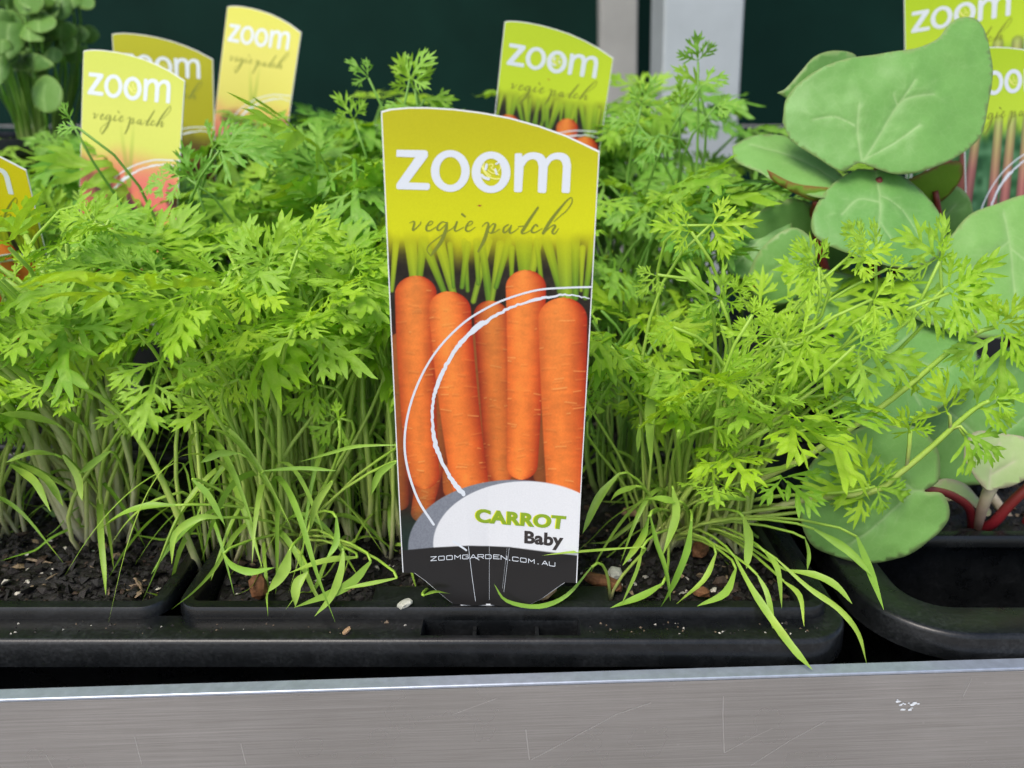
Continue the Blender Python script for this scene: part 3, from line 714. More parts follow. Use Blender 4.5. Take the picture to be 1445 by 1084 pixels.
for ch, xc in zip('ZOOMGARDEN.COM.AU', (65, 125, 186, 248, 308, 368, 425, 483, 545, 602, 645, 690, 750, 812, 863, 915, 970)):
    yb = np.interp(xc, [65, 245, 425, 545, 690, 812, 970], [709, 697, 693, 695, 712, 728, 750]); sl_ = np.interp(xc, [65, 245, 425, 545, 690, 970], [-.06, -.04, 0, .06, .11, .14])
    for s in GL[ch]: pl += [zm(q, 600, 660, S5) for q in stroke_polys([(xc - 22 + a * 44, yb - 30 + b * 30 + (a - .5) * 44 * sl_) for a, b in s], 4.8)]
poly_mesh('website_lettering', pl, .00016, 'white')
poly_mesh('crease_line', stroke_polys([(661, 771), (666, 812), (671, 848)], .6) + stroke_polys([(690.5, 771), (690.5, 846)], .3) + stroke_polys([(718.5, 773), (711, 835)], .35) + stroke_polys([(715.5, 773), (709, 830)], .2), .00013, 'white')
def font_polys(text, quad, bold):
    cu = bpy.data.curves.new('t', 'FONT'); cu.body = text; cu.offset = bold; cu.resolution_u = 5; cu.space_character = 1.0 + bold
    o = bpy.data.objects.new('t', cu); COL.objects.link(o); dg = bpy.context.evaluated_depsgraph_get()
    me = o.evaluated_get(dg).to_mesh(); P = np.array([v.co[:2] for v in me.vertices]); F = [tuple(p.vertices) for p in me.polygons]
    o.evaluated_get(dg).to_mesh_clear(); bpy.data.objects.remove(o); bpy.data.curves.remove(cu)
    cap = .729 if text == 'Baby' else P[:, 1].max(); x0, x1 = P[:, 0].min(), P[:, 0].max(); y0 = 0 if text == 'Baby' else P[:, 1].min()
    cap = max(P[:, 1].max() if text == 'Baby' else cap, .1)
    u, v = (P[:, 0] - x0) / (x1 - x0), (P[:, 1] - y0) / (cap - y0)
    TL, TR, BL, BR = [np.array(q, float) for q in quad]
    Q = ((TL * (1 - u)[:, None] + TR * u[:, None]) * v[:, None] + (BL * (1 - u)[:, None] + BR * u[:, None]) * (1 - v)[:, None])
    return Q, F
def font_mesh(key, text, quad, bold, off, mat, dx=0):
    Q, F = font_polys(text, [zm([q], 600, 660, S5)[0] for q in quad], bold)
    me = mesh([px2tag(a + dx, b, off) for a, b in Q], F, key); me.materials.append(M[mat]); LET[key] = me
CQ = ((384, 310), (1080, 368), (386, 416), (1066, 472))
font_mesh('name_lettering', 'CARROT', CQ, .045, .00020, 'cgreen'); font_mesh('name_shadow', 'CARROT', CQ, .045, .00014, 'yellow', -1.5)
font_mesh('variety_lettering', 'Baby', ((759, 480), (1060, 506), (757, 571), (1053, 600)), .040, .00016, 'ink')
BODY = tag_body(); BODY.materials.append(M['tagw']); BODY.shade_smooth(); BODY.set_sharp_from_angle(angle=R(40))
def plant_tag(locv, ang, design, label, res=(110, 230), parts=None, base_ext=0):
    o = empty('plant_tag', locv); yaw, lean, roll = [R(a) for a in ang]
    o.rotation_mode = 'QUATERNION'; o.rotation_quaternion = (Matrix.Rotation(yaw, 3, 'Z') @ Matrix.Rotation(lean, 3, 'X') @ Matrix.Rotation(roll, 3, 'Y')).to_quaternion()
    obj('tag_body', BODY, None, o); obj('tag_picture', print_mesh(design, *res), None, o)
    for k in (parts or LET): obj(k, LET[k], None, o)
    if base_ext:
        b = box('stake', -.010, .010, -.0002, .0003, -base_ext - .002, -.002, M['tagw'], o)
    return tagp(o, label, 'plant tag')
CL = list(LET); RL = ['logo_lettering', 'logo_swirl', 'script_lettering', 'thin_arc', 'brush_arc']
plant_tag(BASE0, (0, 0, 0), 'carrot', 'large upright carrot tag with orange carrots picture in front of the seedlings', (300, 640))
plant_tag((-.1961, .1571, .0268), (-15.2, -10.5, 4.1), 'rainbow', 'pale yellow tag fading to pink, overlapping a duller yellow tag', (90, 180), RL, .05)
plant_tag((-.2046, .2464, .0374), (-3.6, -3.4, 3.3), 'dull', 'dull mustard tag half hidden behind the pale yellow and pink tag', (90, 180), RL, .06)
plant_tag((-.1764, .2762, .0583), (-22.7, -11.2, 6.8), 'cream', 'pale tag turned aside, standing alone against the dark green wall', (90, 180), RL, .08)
plant_tag((.0057, .2005, .0384), (6, -2.8, 6.7), 'shade_tinted', 'lime green carrot tag peeking over the large front tag', (150, 320), CL, .06)
plant_tag((-.2278, .1297, -.0026), (-4.7, 14.7, 6.8), 'bright', 'bright yellow carrot tag tilted beside the cream stalked clump', (150, 320), CL, .02)
plant_tag((.2562, .2264, .0631), (-11.5, 1.9, -10.7), 'rhubarb', 'lime tag tilted behind the largest rhubarb leaf', (110, 230), RL, .08)
plant_tag((.249, .1513, .0298), (15, -10.2, -6), 'rhubarb', 'lime tag showing pink rhubarb stalks among the rhubarb leaves', (150, 320), RL, .05)
plant_tag((.3244, .1758, .0182), (-1.1, -10.9, -17.3), 'rhubarb', 'lime tag leaning sideways beside the tag of pink rhubarb stalks', (90, 180), RL, .05)

# ================================================================== carrot seedlings
def lobe(bx, by, ang, L, W, rs, lean=0.0):
    prof = ((0, .50), (.25, .74), (.50, 1.0), (.72, .80), (.90, .36), (1, .0)); c, s = math.cos(ang), math.sin(ang); lft, rgt = [], []
    for t, wd in prof:
        o = lean * L * t * t; jx = 1 + rs.uniform(-.08, .08)
        x, y1, y2 = t * L, o + wd * W / 2 * jx, o - wd * W / 2 / jx
        lft.append((bx + c * x - s * y1, by + s * x + c * y1)); rgt.append((bx + c * x - s * y2, by + s * x + c * y2))
    return lft[:-1] + [lft[-1]] + rgt[-2::-1]
def leaflet(bx, by, ang, L, rs, polys, ribs, fine=1):
    W = L * rs.uniform(.13, .165); polys.append(lobe(bx, by, ang, L, W, rs)); ribs.append(((bx, by), (bx + math.cos(ang) * L * .92, by + math.sin(ang) * L * .92)))
    for t, ln, da in ((.13, .56, 50), (.34, .52, 39), (.56, .36, 31)):
        for sd in (-1, 1):
            if rs.random() < .07: continue
            tt = t + rs.uniform(-.05, .05); a = ang + sd * R(da + rs.uniform(-7, 7)); l = L * ln * rs.uniform(.8, 1.2)
            x, y = bx + math.cos(ang) * L * tt, by + math.sin(ang) * L * tt
            polys.append(lobe(x, y, a, l, L * rs.uniform(.085, .12), rs, -sd * .08)); ribs.append(((x, y), (x + math.cos(a) * l * .9, y + math.sin(a) * l * .9)))
            if ln > .5 and fine:
                for q, dq in ((.36, sd * R(34)), (.48, -sd * R(32))):
                    if rs.random() < .4: continue
                    l2 = l * rs.uniform(.38, .52); x2, y2 = x + math.cos(a) * l * q, y + math.sin(a) * l * q
                    polys.append(lobe(x2, y2, a + dq, l2, L * .075, rs))
def carrot_leaf(seed, kind=0):
    """compound leaf of unit length, stalk end at the origin, +X along the leaf, +Z its upper face"""
    rs = random.Random(seed); polys, ribs = [], []
    if kind == 0:      # five leaflets
        polys += stroke_polys([(0, 0), (.45, .0)], [.026, .02])
        leaflet(.40, 0, 0, .60, rs, polys, ribs)
        for x, a, l in ((.10, 66, .54), (.38, 58, .34)):
            for sd in (-1, 1):
                aa = sd * R(a + rs.uniform(-10, 10)); ll = l * rs.uniform(.85, 1.1); st = ll * .2
                x0 = x + rs.uniform(-.02, .02); polys += stroke_polys([(x0, 0), (x0 + math.cos(aa) * st * 1.15, math.sin(aa) * st * 1.15)], [.02, .018])
                leaflet(x0 + math.cos(aa) * st, math.sin(aa) * st, aa - sd * .15, ll, rs, polys, ribs, l > .4)
    elif kind == 1:    # three-fan leaf
        polys += stroke_polys([(0, 0), (.2, .0)], [.03, .026]); leaflet(.14, 0, 0, .86, rs, polys, ribs)
        for sd in (-1, 1):
            aa = sd * R(66 + rs.uniform(-12, 14)); polys += stroke_polys([(.05, 0), (.05 + math.cos(aa) * .12, math.sin(aa) * .12)], [.022, .02])
            leaflet(.05 + math.cos(aa) * .1, math.sin(aa) * .1, aa - sd * .1, .62 * rs.uniform(.85, 1.1), rs, polys, ribs)
    else:              # single leaflet
        leaflet(0, 0, 0, 1.0, rs, polys, ribs)
    polys = [p for p in polys]
    pts = []
    for (a, b) in ribs:
        for k in (.25, .5, .75): pts.append((a[0] + (b[0] - a[0]) * k, a[1] + (b[1] - a[1]) * k))
    V, F = cdt(polys, pts, 1e-5)
    vein_ = []
    k = rs.uniform(.2, .9); sdr = rs.uniform(.1, .5); out = []; ph = rs.uniform(0, 9)
    ribset = [(Vector(a), Vector(b)) for a, b in ribs]
    for x, y in V:
        d = 9
        for a, b in ribset:
            ab = b - a; t = max(0, min(1, (Vector((x, y)) - a).dot(ab) / ab.length_squared)); d = min(d, (Vector((x, y)) - a - ab * t).length)
        vein_.append(max(0, 1 - d / .03) * .4)
        z = min(d, .05) * .55 + .05 * mnoise.noise((x * 4, y * 4, ph)) + .022 * mnoise.noise((x * 11, y * 11, ph)) - sdr * y * y
        th = k * x; xx = math.sin(th) / k; zz = -(1 - math.cos(th)) / k
        out.append((xx + math.sin(th) * z, y, zz + math.cos(th) * z))
    me = mesh(out, F, 'carrot_leaf')
    bm = bmesh.new(); bm.from_mesh(me); bmesh.ops.recalc_face_normals(bm, faces=bm.faces[:])
    if sum(f.normal.z for f in bm.faces) < 0: bmesh.ops.reverse_faces(bm, faces=bm.faces[:])
    bm.to_mesh(me); bm.free(); fattr(me, 'vein', vein_); me.shade_smooth(); return me
LEAFV = {m: [[], [], []] for m in ('leafF', 'leafL', 'leafB')}
for kd, cnt in ((0, 7), (1, 5), (2, 4)):
    for s in range(cnt):
        me = carrot_leaf(100 * kd + s, kd)
        for m in LEAFV:
            c = me.copy(); c.materials.append(M[m]); LEAFV[m][kd].append(c)

def frame_from(xdir, zhint):
    X = Vector(xdir).normalized(); Z = Vector(zhint); Z = Z - Z.dot(X) * X
    Z = Z.normalized() if Z.length > 1e-5 else X.orthogonal().normalized(); Y = Z.cross(X); return Matrix((X, Y, Z)).transposed()
def put_leaf(parent, base, p, xdir, zhint, size, kind, mat):
    o = obj('leaf', RS.choice(LEAFV[mat][kind]), None, parent)
    m = frame_from(xdir, zhint).to_4x4(); wd = RS.uniform(.9, 1.1); p = Vector(p)
    mny = 9
    for u in (0, .25, .5, .75, 1):
        for v in (-.6, -.3, 0, .3, .6):
            q = p + m.to_3x3() @ Vector((u * size, v * size, -.25 * u * u * size))
            if -.050 < q.x < .036 and q.z < .158: mny = min(mny, q.y)
    if mny < .008 and p.y > -.002: p.y += .008 - mny
    o.matrix_local = Matrix.Translation(Vector(p) - Vector(base)) @ m @ Matrix.Diagonal((size, size * wd, size, 1)); return o
def bez(a, b, c, d, n):
    return [a * (1 - t) ** 3 + b * 3 * t * (1 - t) ** 2 + c * 3 * t * t * (1 - t) + d * t ** 3 for t in [i / n for i in range(n + 1)]]
def put_stalk(parent, base, a, tip, mat, r=.0008, bow=None, enddir=None, n=9):
    a, tip = Vector(a), Vector(tip); H = (tip - a).length; bow = bow or Vector((RS.gauss(0, .13), RS.gauss(0, .11), 0))
    b = a + Vector((0, 0, H * .42)) + bow * H; c = tip - (Vector(enddir).normalized() * H * .3 if enddir is not None else Vector((0, 0, H * .3)))
    P = bez(a, b, c, tip, n); return tube_obj('stalk', P, list(np.linspace(r * 1.25, r * .75, n + 1)), M[mat], parent, 5, base)
def put_strap(parent, base, path, width, normal=Vector((0, 0, 1)), mat='strap', name='seed_leaf'):
    V, F = ribbon(path, width, normal); me = mesh(V, F, 'seed_leaf'); o = obj(name, me, M[mat], parent, True); rebase(o, base); return o
NSEED = 0
def seedling(base, label, group=None):
    global NSEED; NSEED += 1
    return tagp(empty('carrot_seedling', base), label, 'seedling', group)
TOCAM = Vector((0, -1, .55)).normalized()
def grow(base, H, spread, nl, label, group, mats, stalkm, leafsize, face=.4, nstrap=2, bias=Vector((0, 0, 0)), droop=(-.55, .75), straplen=(.022, .038), rk=1.0):
    """one seedling: leaf stalks rising and leaning out, feathery leaves, strap-like seed leaves"""
    e = seedling(base, label, group); b = Vector(base)
    for k in range(nl):
        az = RS.uniform(0, 2 * math.pi); o = Vector((math.cos(az), math.sin(az), 0)); o = (o + bias * 1.0); o.z = 0
        hk = RS.uniform(.62, 1.10) if k else RS.uniform(.85, 1.12); h = H * hk; tip = b + o * spread * RS.uniform(.25, 1.0) + Vector((0, 0, h))
        out = (o + Vector((0, -face, 0)) * RS.uniform(.1, 1.2)).normalized(); xd = out + Vector((0, 0, RS.uniform(*droop)))
        put_stalk(e, b, b + Vector((RS.uniform(-.0015, .0015), RS.uniform(-.0015, .0015), -.003)), tip, stalkm, RS.uniform(.0006, .0011) * rk, None, (out * .6 + Vector((0, 0, .5))))
        zh = Vector((RS.uniform(-.7, .7), -face * RS.uniform(-.4, 2.4), 1))
        put_leaf(e, b, tip, xd, zh, leafsize * RS.uniform(.6, 1.12) * (.55 + .45 * min(1, hk)), RS.choice((0, 0, 1, 1, 2)), RS.choice(mats))
    for k in range(nstrap):
        az = RS.uniform(0, 2 * math.pi); o = Vector((math.cos(az), math.sin(az) - .3 * face, 0)); z0 = RS.uniform(.006, .030 if straplen[1] < .045 else .055); L = RS.uniform(*straplen)
        p0 = b + o * .002 + Vector((0, 0, z0)); up = RS.uniform(.1, .8 if straplen[1] < .045 else 1.6)
        P = [b + Vector((0, 0, .001)), b + o * .001 + Vector((0, 0, z0 * .6)), p0] + [p0 + o * L * t + Vector((0, 0, up * L * t - (up + .55) * L * t * t * 1.05)) for t in (.2, .4, .6, .8, 1.0)]
        P = [Vector((q[0], max(q[1], -.012), max(q[2], SZ + .0035 if q[1] > .006 else .0015))) for q in P]
        put_strap(e, b, [Vector(q) for q in smooth_path(P, 3)], RS.uniform(.0013, .0023))
    return e
SZ = -.0085
LAB = dict(
 A1=('carrot seedling with cream stalks in the lone clump on loose dark soil', 'cream stalked clump'),
 A2=('carrot seedling beside the bright yellow carrot tag', 'carrots beside the bright yellow tag'),
 A3=('carrot seedling between the cream stalked clump and the punnet behind it', 'carrots behind the cream stalked clump'),
 A4=('carrot seedling with arching strap leaves at the cream stalked clump', 'strap leaved carrots at the cream stalked clump'),
 B1=('carrot seedling in the dense clump over the upright brown bark chip', 'dense clump over the bark chip'),
 B2=('carrot seedling crowding against the thin-arc edge of the large front tag', 'carrots against the large tag edge'),
 B3=('carrot seedling behind the dense clump in the large tag punnet', 'carrots behind the dense clump'),
 B4=('carrot seedling with strap leaves lying over the rim below the dense clump', 'strap leaved carrots below the dense clump'),
 B5=('short curled green blade lying at the tag stake', None),
 C1=('lime carrot seedling in the sprawling clump at the tray corner', 'sprawling clump at the tray corner'),
 C2=('carrot seedling behind the sprawling clump, close to the largest rhubarb leaf', 'carrots behind the sprawling clump'),
 C3=('carrot seedling whose strap leaves droop over the tray corner', 'drooping strap leaved carrots'),
 C4=('long carrot branch with paired leaflets reaching over the pale rhubarb leaf', None),
 C5=('long carrot branch reaching past the rhubarb leaves towards the pink stalk tag', None),
 C6=('carrot seedling with thin blades crossing behind the large tag base', 'thin bladed carrots by the tag base'),
 C7=('long curved blade lying across the foot of the large front tag', None),
 D1=('carrot seedling in the punnet right behind the large front tag', 'carrots behind the large tag'),
 D2=('carrot sprig rising between the pale turned tag and the large front tag', 'sprigs left of the lime tag'),
 D3=('carrot sprig rising in front of the broad pale post', 'sprigs before the pale post'),
 E1=('carrot seedling in the foliage in front of the pale pink tag', 'carrots before the pink tag'),
 E2=('carrot sprig crossing the face of the pale yellow and pink tag', 'sprigs over the pink tag'),
 F1=('carrot seedling at the back of the tray below the lime carrot tag', 'back row carrots by the lime tag'),
 F2=('carrot seedling at the back of the tray below the mustard tag', 'back row carrots by the mustard tag'))
def clump(key, px, py, n, H, spread, sig, mats, stalkm, ls, **kw):
    c = onZ(px, py, SZ) if py is not None else Vector((px[0], px[1], SZ))
    for k in range(n):
        grow((c.x + RS.gauss(0, sig[0]), c.y + RS.gauss(0, sig[1]), SZ), H, spread, kw.get('nl', 3), LAB[key][0], LAB[key][1], mats, stalkm, ls, **{a: v for a, v in kw.items() if a != 'nl'})
F_, L_, B_ = ('leafF', 'leafF', 'leafL'), ('leafL', 'leafL', 'leafF'), ('leafB', 'leafB', 'leafF')
# front punnets
clump('A1', 152, 755, 17, .108, .046, (.0048, .0035), F_, 'stalkC', .038, nl=2, nstrap=1, rk=1.35, bias=Vector((-.25, -.1, 0)))
clump('A2', (-.222, .055), None, 8, .066, .034, (.012, .010), F_, 'stalk', .043)
clump('A3', (-.175, .095), None, 7, .098, .045, (.02, .008), F_, 'stalk', .043)
clump('B1', 385, 785, 21, .100, .036, (.012, .007), F_, 'stalk', .040, nl=2, nstrap=3, straplen=(.026, .05))
clump('B2', 500, 760, 15, .096, .030, (.012, .008), F_, 'stalk', .038, nl=2, nstrap=3, straplen=(.026, .05))
clump('B3', (-.085, .098), None, 9, .098, .040, (.022, .008), F_, 'stalk', .044, nstrap=1)
clump('C1', 960, 765, 11, .074, .040, (.012, .007), L_, 'stalk', .032, nl=3, face=.1, nstrap=2, bias=Vector((.25, -.1, 0)))
clump('C2', (.050, .092), None, 8, .080, .038, (.022, .008), L_, 'stalkB', .042, nstrap=3)
# second and third rows
for px_, n_, k_, H_ in ((-.078, 9, 'D1', .128), (-.035, 6, 'D1', .120), (.055, 6, 'D1', .112), (.080, 8, 'D1', .116)):
    clump(k_, (px_, .165), None, n_, H_, .045, (.012, .018), B_, 'stalkB', .050, nstrap=1, nl=4)
for px_, n_, H_ in ((-.285, 6, .106), (-.24, 7, .104), (-.19, 7, .100), (-.140, 9, .116)):
    clump('E1', (px_, .165), None, n_, H_, .045, (.012, .018), B_, 'stalkB', .047, nstrap=1, nl=4)
for px_, n_, H_ in ((-.090, 10, .146), (-.045, 7, .140), (.065, 9, .150), (.088, 7, .150)):
    clump('F1', (px_, .29), None, n_, H_, .045, (.014, .020), B_, 'stalkB', .056, nstrap=0, nl=4)
for px_, n_, H_ in ((-.235, 6, .122), (-.185, 8, .128), (-.13, 9, .142)):
    clump('F2', (px_, .28), None, n_, H_, .045, (.014, .020), B_, 'stalkB', .053, nstrap=0, nl=4)

# traced leaves: (stalk-end pixel, tip pixel, row Y, kind) -> one seedling per few leaves
def traced(key, baseXY, Y, leaves, ox, oy, s, mats, stalkm, tilt=.35, forward=.25, r=.0007):
    e = None
    for i, L in enumerate(leaves):
        (bx, by), (tx, ty) = L[0], L[1]; kind = L[2] if len(L) > 2 else RS.choice((0, 1)); dy = L[3] if len(L) > 3 else 0
        if i % 2 == 0:
            b = Vector((baseXY[0] + RS.gauss(0, .006), baseXY[1] + RS.gauss(0, .004), SZ)); e = seedling(b, *LAB[key])
        yy = Y + dy + RS.uniform(-.010, .006)
        if kind == 2 and math.hypot(tx - bx, ty - by) * s > 60: kind = RS.choice((0, 1, 1))
        p = onY(ox + bx * s, oy + by * s, yy); q = onY(ox + tx * s, oy + ty * s, yy); ln = (q - p).length
        q = q + Vector((0, -forward * ln * RS.uniform(.3, 1.6), 0)); xd = q - p
        zh = Vector((RS.uniform(-.3, .3), -1, tilt + RS.uniform(-.2, .6)))
        put_leaf(e, b, p, xd, zh, min(xd.length * .9, .030 if key == 'C1' else .036), kind, RS.choice(mats))
        put_stalk(e, b, b + Vector((0, 0, -.003)), p, stalkm, r, None, xd.normalized() * .5 + Vector((0, 0, .35)))
s7, s8 = 625 / 1445, 560 / 1445
traced('C1', (.066, .056), .045, [((420, 88), (600, 60), 1), ((425, 88), (500, 215), 1), ((360, 110), (200, 60), 1), ((460, 335), (575, 235), 2), ((455, 330), (310, 195), 2), ((455, 410), (345, 325), 2),
  ((775, 225), (700, 100), 2), ((775, 228), (600, 215), 2), ((880, 185), (1040, 150), 1), ((960, 200), (830, 45), 2), ((1000, 230), (1110, 240), 1)], 820, 280, s7, L_, 'stalk')
traced('C1', (.068, .052), .022, [((668, 470), (690, 345), 1), ((640, 452), (440, 425), 2), ((725, 470), (905, 620), 1), ((715, 445), (900, 420), 1), ((890, 495), (1165, 535), 1), ((895, 480), (1065, 395), 2),
  ((480, 625), (550, 690), 2), ((430, 745), (540, 790), 2), ((470, 590), (660, 565), 2), ((470, 565), (570, 480), 2), ((440, 870), (345, 925), 2), ((430, 868), (515, 830), 2), ((560, 380), (640, 320), 1), ((300, 420), (200, 470), 1), ((250, 250), (170, 330), 1), ((330, 560), (240, 640), 2)], 820, 280, s7, L_, 'stalk')
traced('C1', (.072, .050), .030, [((1190, 290), (1375, 150), 1), ((1200, 310), (1410, 375), 1), ((1170, 205), (1190, 110), 2), ((1170, 200), (1010, 75), 2), ((1090, 330), (1230, 430), 1), ((950, 330), (1110, 370), 1),
  ((930, 940), (700, 920), 1), ((930, 930), (780, 785), 1), ((940, 930), (900, 755), 1), ((960, 940), (1110, 975), 1), ((1050, 560), (1120, 640), 1), ((820, 640), (930, 740), 1)], 820, 280, s7, L_, 'stalk')
def pathpx(pts): return [Vector(p) for p in smooth_path([tuple(onY(820 + a * s7, 280 + b * s7, y)) for a, b, y in pts], 4)]
def branch(key, base, pts, leaves, r=.0011, mats=L_):
    P = pathpx(pts); b = Vector(base); e = seedling(b, *LAB[key]); P = [Vector(p) for p in smooth_path([tuple(b + Vector((0, 0, -.003))), tuple((b + P[0]) / 2 + Vector((0, 0, .006)))] + [tuple(p) for p in P[::3]], 4)]
    tube_obj('stalk', P, list(np.linspace(r * 1.2, r * .6, len(P))), M['stalk'], e, 6, b)
    for (bx, by), (tx, ty), kind, yy, node in leaves:
        p = onY(820 + bx * s7, 280 + by * s7, yy); q = onY(820 + tx * s7, 280 + ty * s7, yy - .006); xd = q - p
        put_leaf(e, b, p, xd, Vector((RS.uniform(-.3, .3), -1, .5)), xd.length * 1.02, kind, RS.choice(mats))
        nd = min(P, key=lambda v: (v - onY(820 + node[0] * s7, 280 + node[1] * s7, yy)).length)
        if (nd - p).length > .002: tube_obj('side_stalk', [nd, (nd + p) / 2 + Vector((0, 0, .002)), p], [r * .6, r * .5, r * .4], M['stalk'], e, 5, b)
branch('C4', (.074, .050, SZ), [(940, 960, .028), (1070, 875, .024), (1200, 758, .020), (1290, 682, .018), (1345, 655, .016)],
       [((1345, 655), (1470, 640), 1, .016, (1345, 655)), ((1290, 665), (1290, 540), 2, .018, (1290, 682)), ((1300, 682), (1450, 735), 2, .018, (1300, 680)), ((1193, 700), (1180, 570), 1, .020, (1195, 762)), ((1250, 775), (1300, 915), 2, .018, (1205, 755)), ((1262, 770), (1420, 850), 2, .017, (1205, 755)), ((1070, 765), (1060, 695), 2, .024, (1050, 890)), ((1078, 757), (1150, 745), 2, .024, (1050, 890))])
branch('C5', (.076, .053, SZ), [(720, 850, .034), (1000, 668, .028), (1150, 540, .024), (1290, 440, .020), (1380, 412, .018)],
       [((1360, 412), (1480, 320), 1, .018, (1370, 414)), ((1372, 430), (1388, 700), 1, .018, (1365, 416)), ((1375, 425), (1470, 545), 2, .018, (1370, 414)), ((1260, 420), (1230, 360), 2, .020, (1280, 444)), ((1150, 545), (1200, 600), 2, .024, (1150, 540))])
traced('B1', (-.080, .045), .048, [((985, 290), (1062, 65), 1), ((980, 300), (850, 190), 2), ((1085, 245), (1335, 385), 1), ((1085, 240), (1180, 115), 2), ((960, 350), (1110, 545), 1), ((955, 350), (905, 520), 2), ((815, 330), (785, 540), 1),
  ((690, 390), (540, 590), 1), ((610, 310), (480, 245), 2), ((605, 312), (480, 390), 2), ((720, 360), (750, 220), 2), ((945, 510), (1045, 600), 2), ((960, 500), (895, 590), 2), ((1310, 570), (1160, 545), 1), ((1312, 575), (1190, 690), 2), ((1335, 530), (1420, 460), 2), ((1115, 150), (1290, 170), 1), ((1290, 300), (1390, 240), 1)], 0, 260, s8, F_, 'stalk')
traced('B1', (-.082, .040), .030, [((740, 600), (630, 695), 2), ((860, 710), (690, 735), 1), ((860, 712), (860, 835), 2), ((870, 710), (985, 780), 2), ((865, 700), (835, 555), 2), ((1160, 730), (1010, 840), 1), ((1230, 850), (1110, 945), 1), ((1235, 860), (1215, 770), 2), ((1110, 590), (1060, 690), 2), ((1250, 620), (1190, 720), 2)], 0, 260, s8, F_, 'stalk')
traced('A1', (-.158, .055), .040, [((420, 262), (245, 245), 1), ((330, 378), (125, 475), 1), ((415, 420), (515, 565), 1), ((275, 520), (105, 645), 2), ((285, 530), (235, 835), 1), ((490, 830), (335, 850), 1), ((470, 840), (495, 735), 2), ((480, 850), (490, 955), 2), ((500, 840), (660, 850), 1), ((440, 660), (335, 655), 2), ((450, 660), (520, 710), 2), ((560, 700), (590, 630), 1), ((330, 560), (350, 500), 2), ((40, 690), (130, 600), 2)], 0, 260, s8, F_, 'stalk')
traced('A2', (-.20, .050), .055, [((350, 130), (365, 5), 2), ((340, 140), (185, 100), 2), ((400, 130), (540, 70), 2), ((355, 145), (385, 245), 2), ((350, 145), (245, 215), 2), ((60, 340), (-60, 330), 1), ((110, 310), (85, 185), 1), ((130, 320), (215, 270), 2), ((20, 860), (-60, 960), 1), ((40, 900), (90, 960), 2), ((130, 610), (10, 720), 2)], 0, 260, s8, F_, 'stalk', .35, .25)
# sprigs above the back foliage
traced('D2', (-.045, .17), .15, [((578, 112), (612, 60), 2), ((578, 112), (548, 82), 2), ((600, 140), (652, 135), 2), ((575, 150), (535, 145), 2), ((585, 125), (560, 70), 2), ((500, 170), (470, 120), 1), ((520, 110), (490, 75), 1)], 0, 0, 1, B_, 'stalkB')
traced('D3', (.075, .17), .155, [((985, 88), (978, 38), 1), ((990, 120), (1035, 95), 2), ((985, 120), (945, 85), 2), ((905, 150), (925, 100), 1), ((900, 175), (850, 160), 1), ((1010, 150), (1050, 140), 1), ((960, 150), (960, 100), 1), ((930, 190), (890, 240), 1)], 0, 0, 1, B_, 'stalkB')
traced('E2', (-.150, .14), .11, [((300, 210), (340, 165), 1), ((310, 212), (405, 205), 2), ((262, 250), (190, 258), 2), ((275, 255), (250, 190), 1), ((100, 170), (85, 140), 2), ((110, 180), (75, 180), 2)], 0, 0, 1, ('leafB', 'leafF'), 'stalkB')

# drooping strap leaves in front (pixel paths at a given Y, last points hang over the rim)
def straps(key, base, lst, ox=0, oy=0, s=1.0, per=3):
    e = None
    for i, (pts, wpx) in enumerate(lst):
        if i % per == 0: b = Vector((base[0] + RS.gauss(0, .004), base[1] + RS.gauss(0, .003), SZ)); e = seedling(b, *LAB[key])
        W = [onY(ox + x * s, oy + y * s, yy) for x, y, yy in pts]
        P = [Vector(p) for p in smooth_path([tuple(p) for p in W], 4)]
        d = (W[0] - b); P0 = bez(b + Vector((0, 0, -.002)), b + Vector((0, 0, max(.004, d.length * .4))), W[0] - (W[1] - W[0]) * .5, W[0], 6)
        tube_obj('stalk', P0, list(np.linspace(.0006, .00045, 7)), M['stalk'], e, 5, b)
        put_strap(e, b, P, wpx * .000165, Vector((RS.uniform(-.3, .3), -.75, .6)))
s6 = 625 / 1445
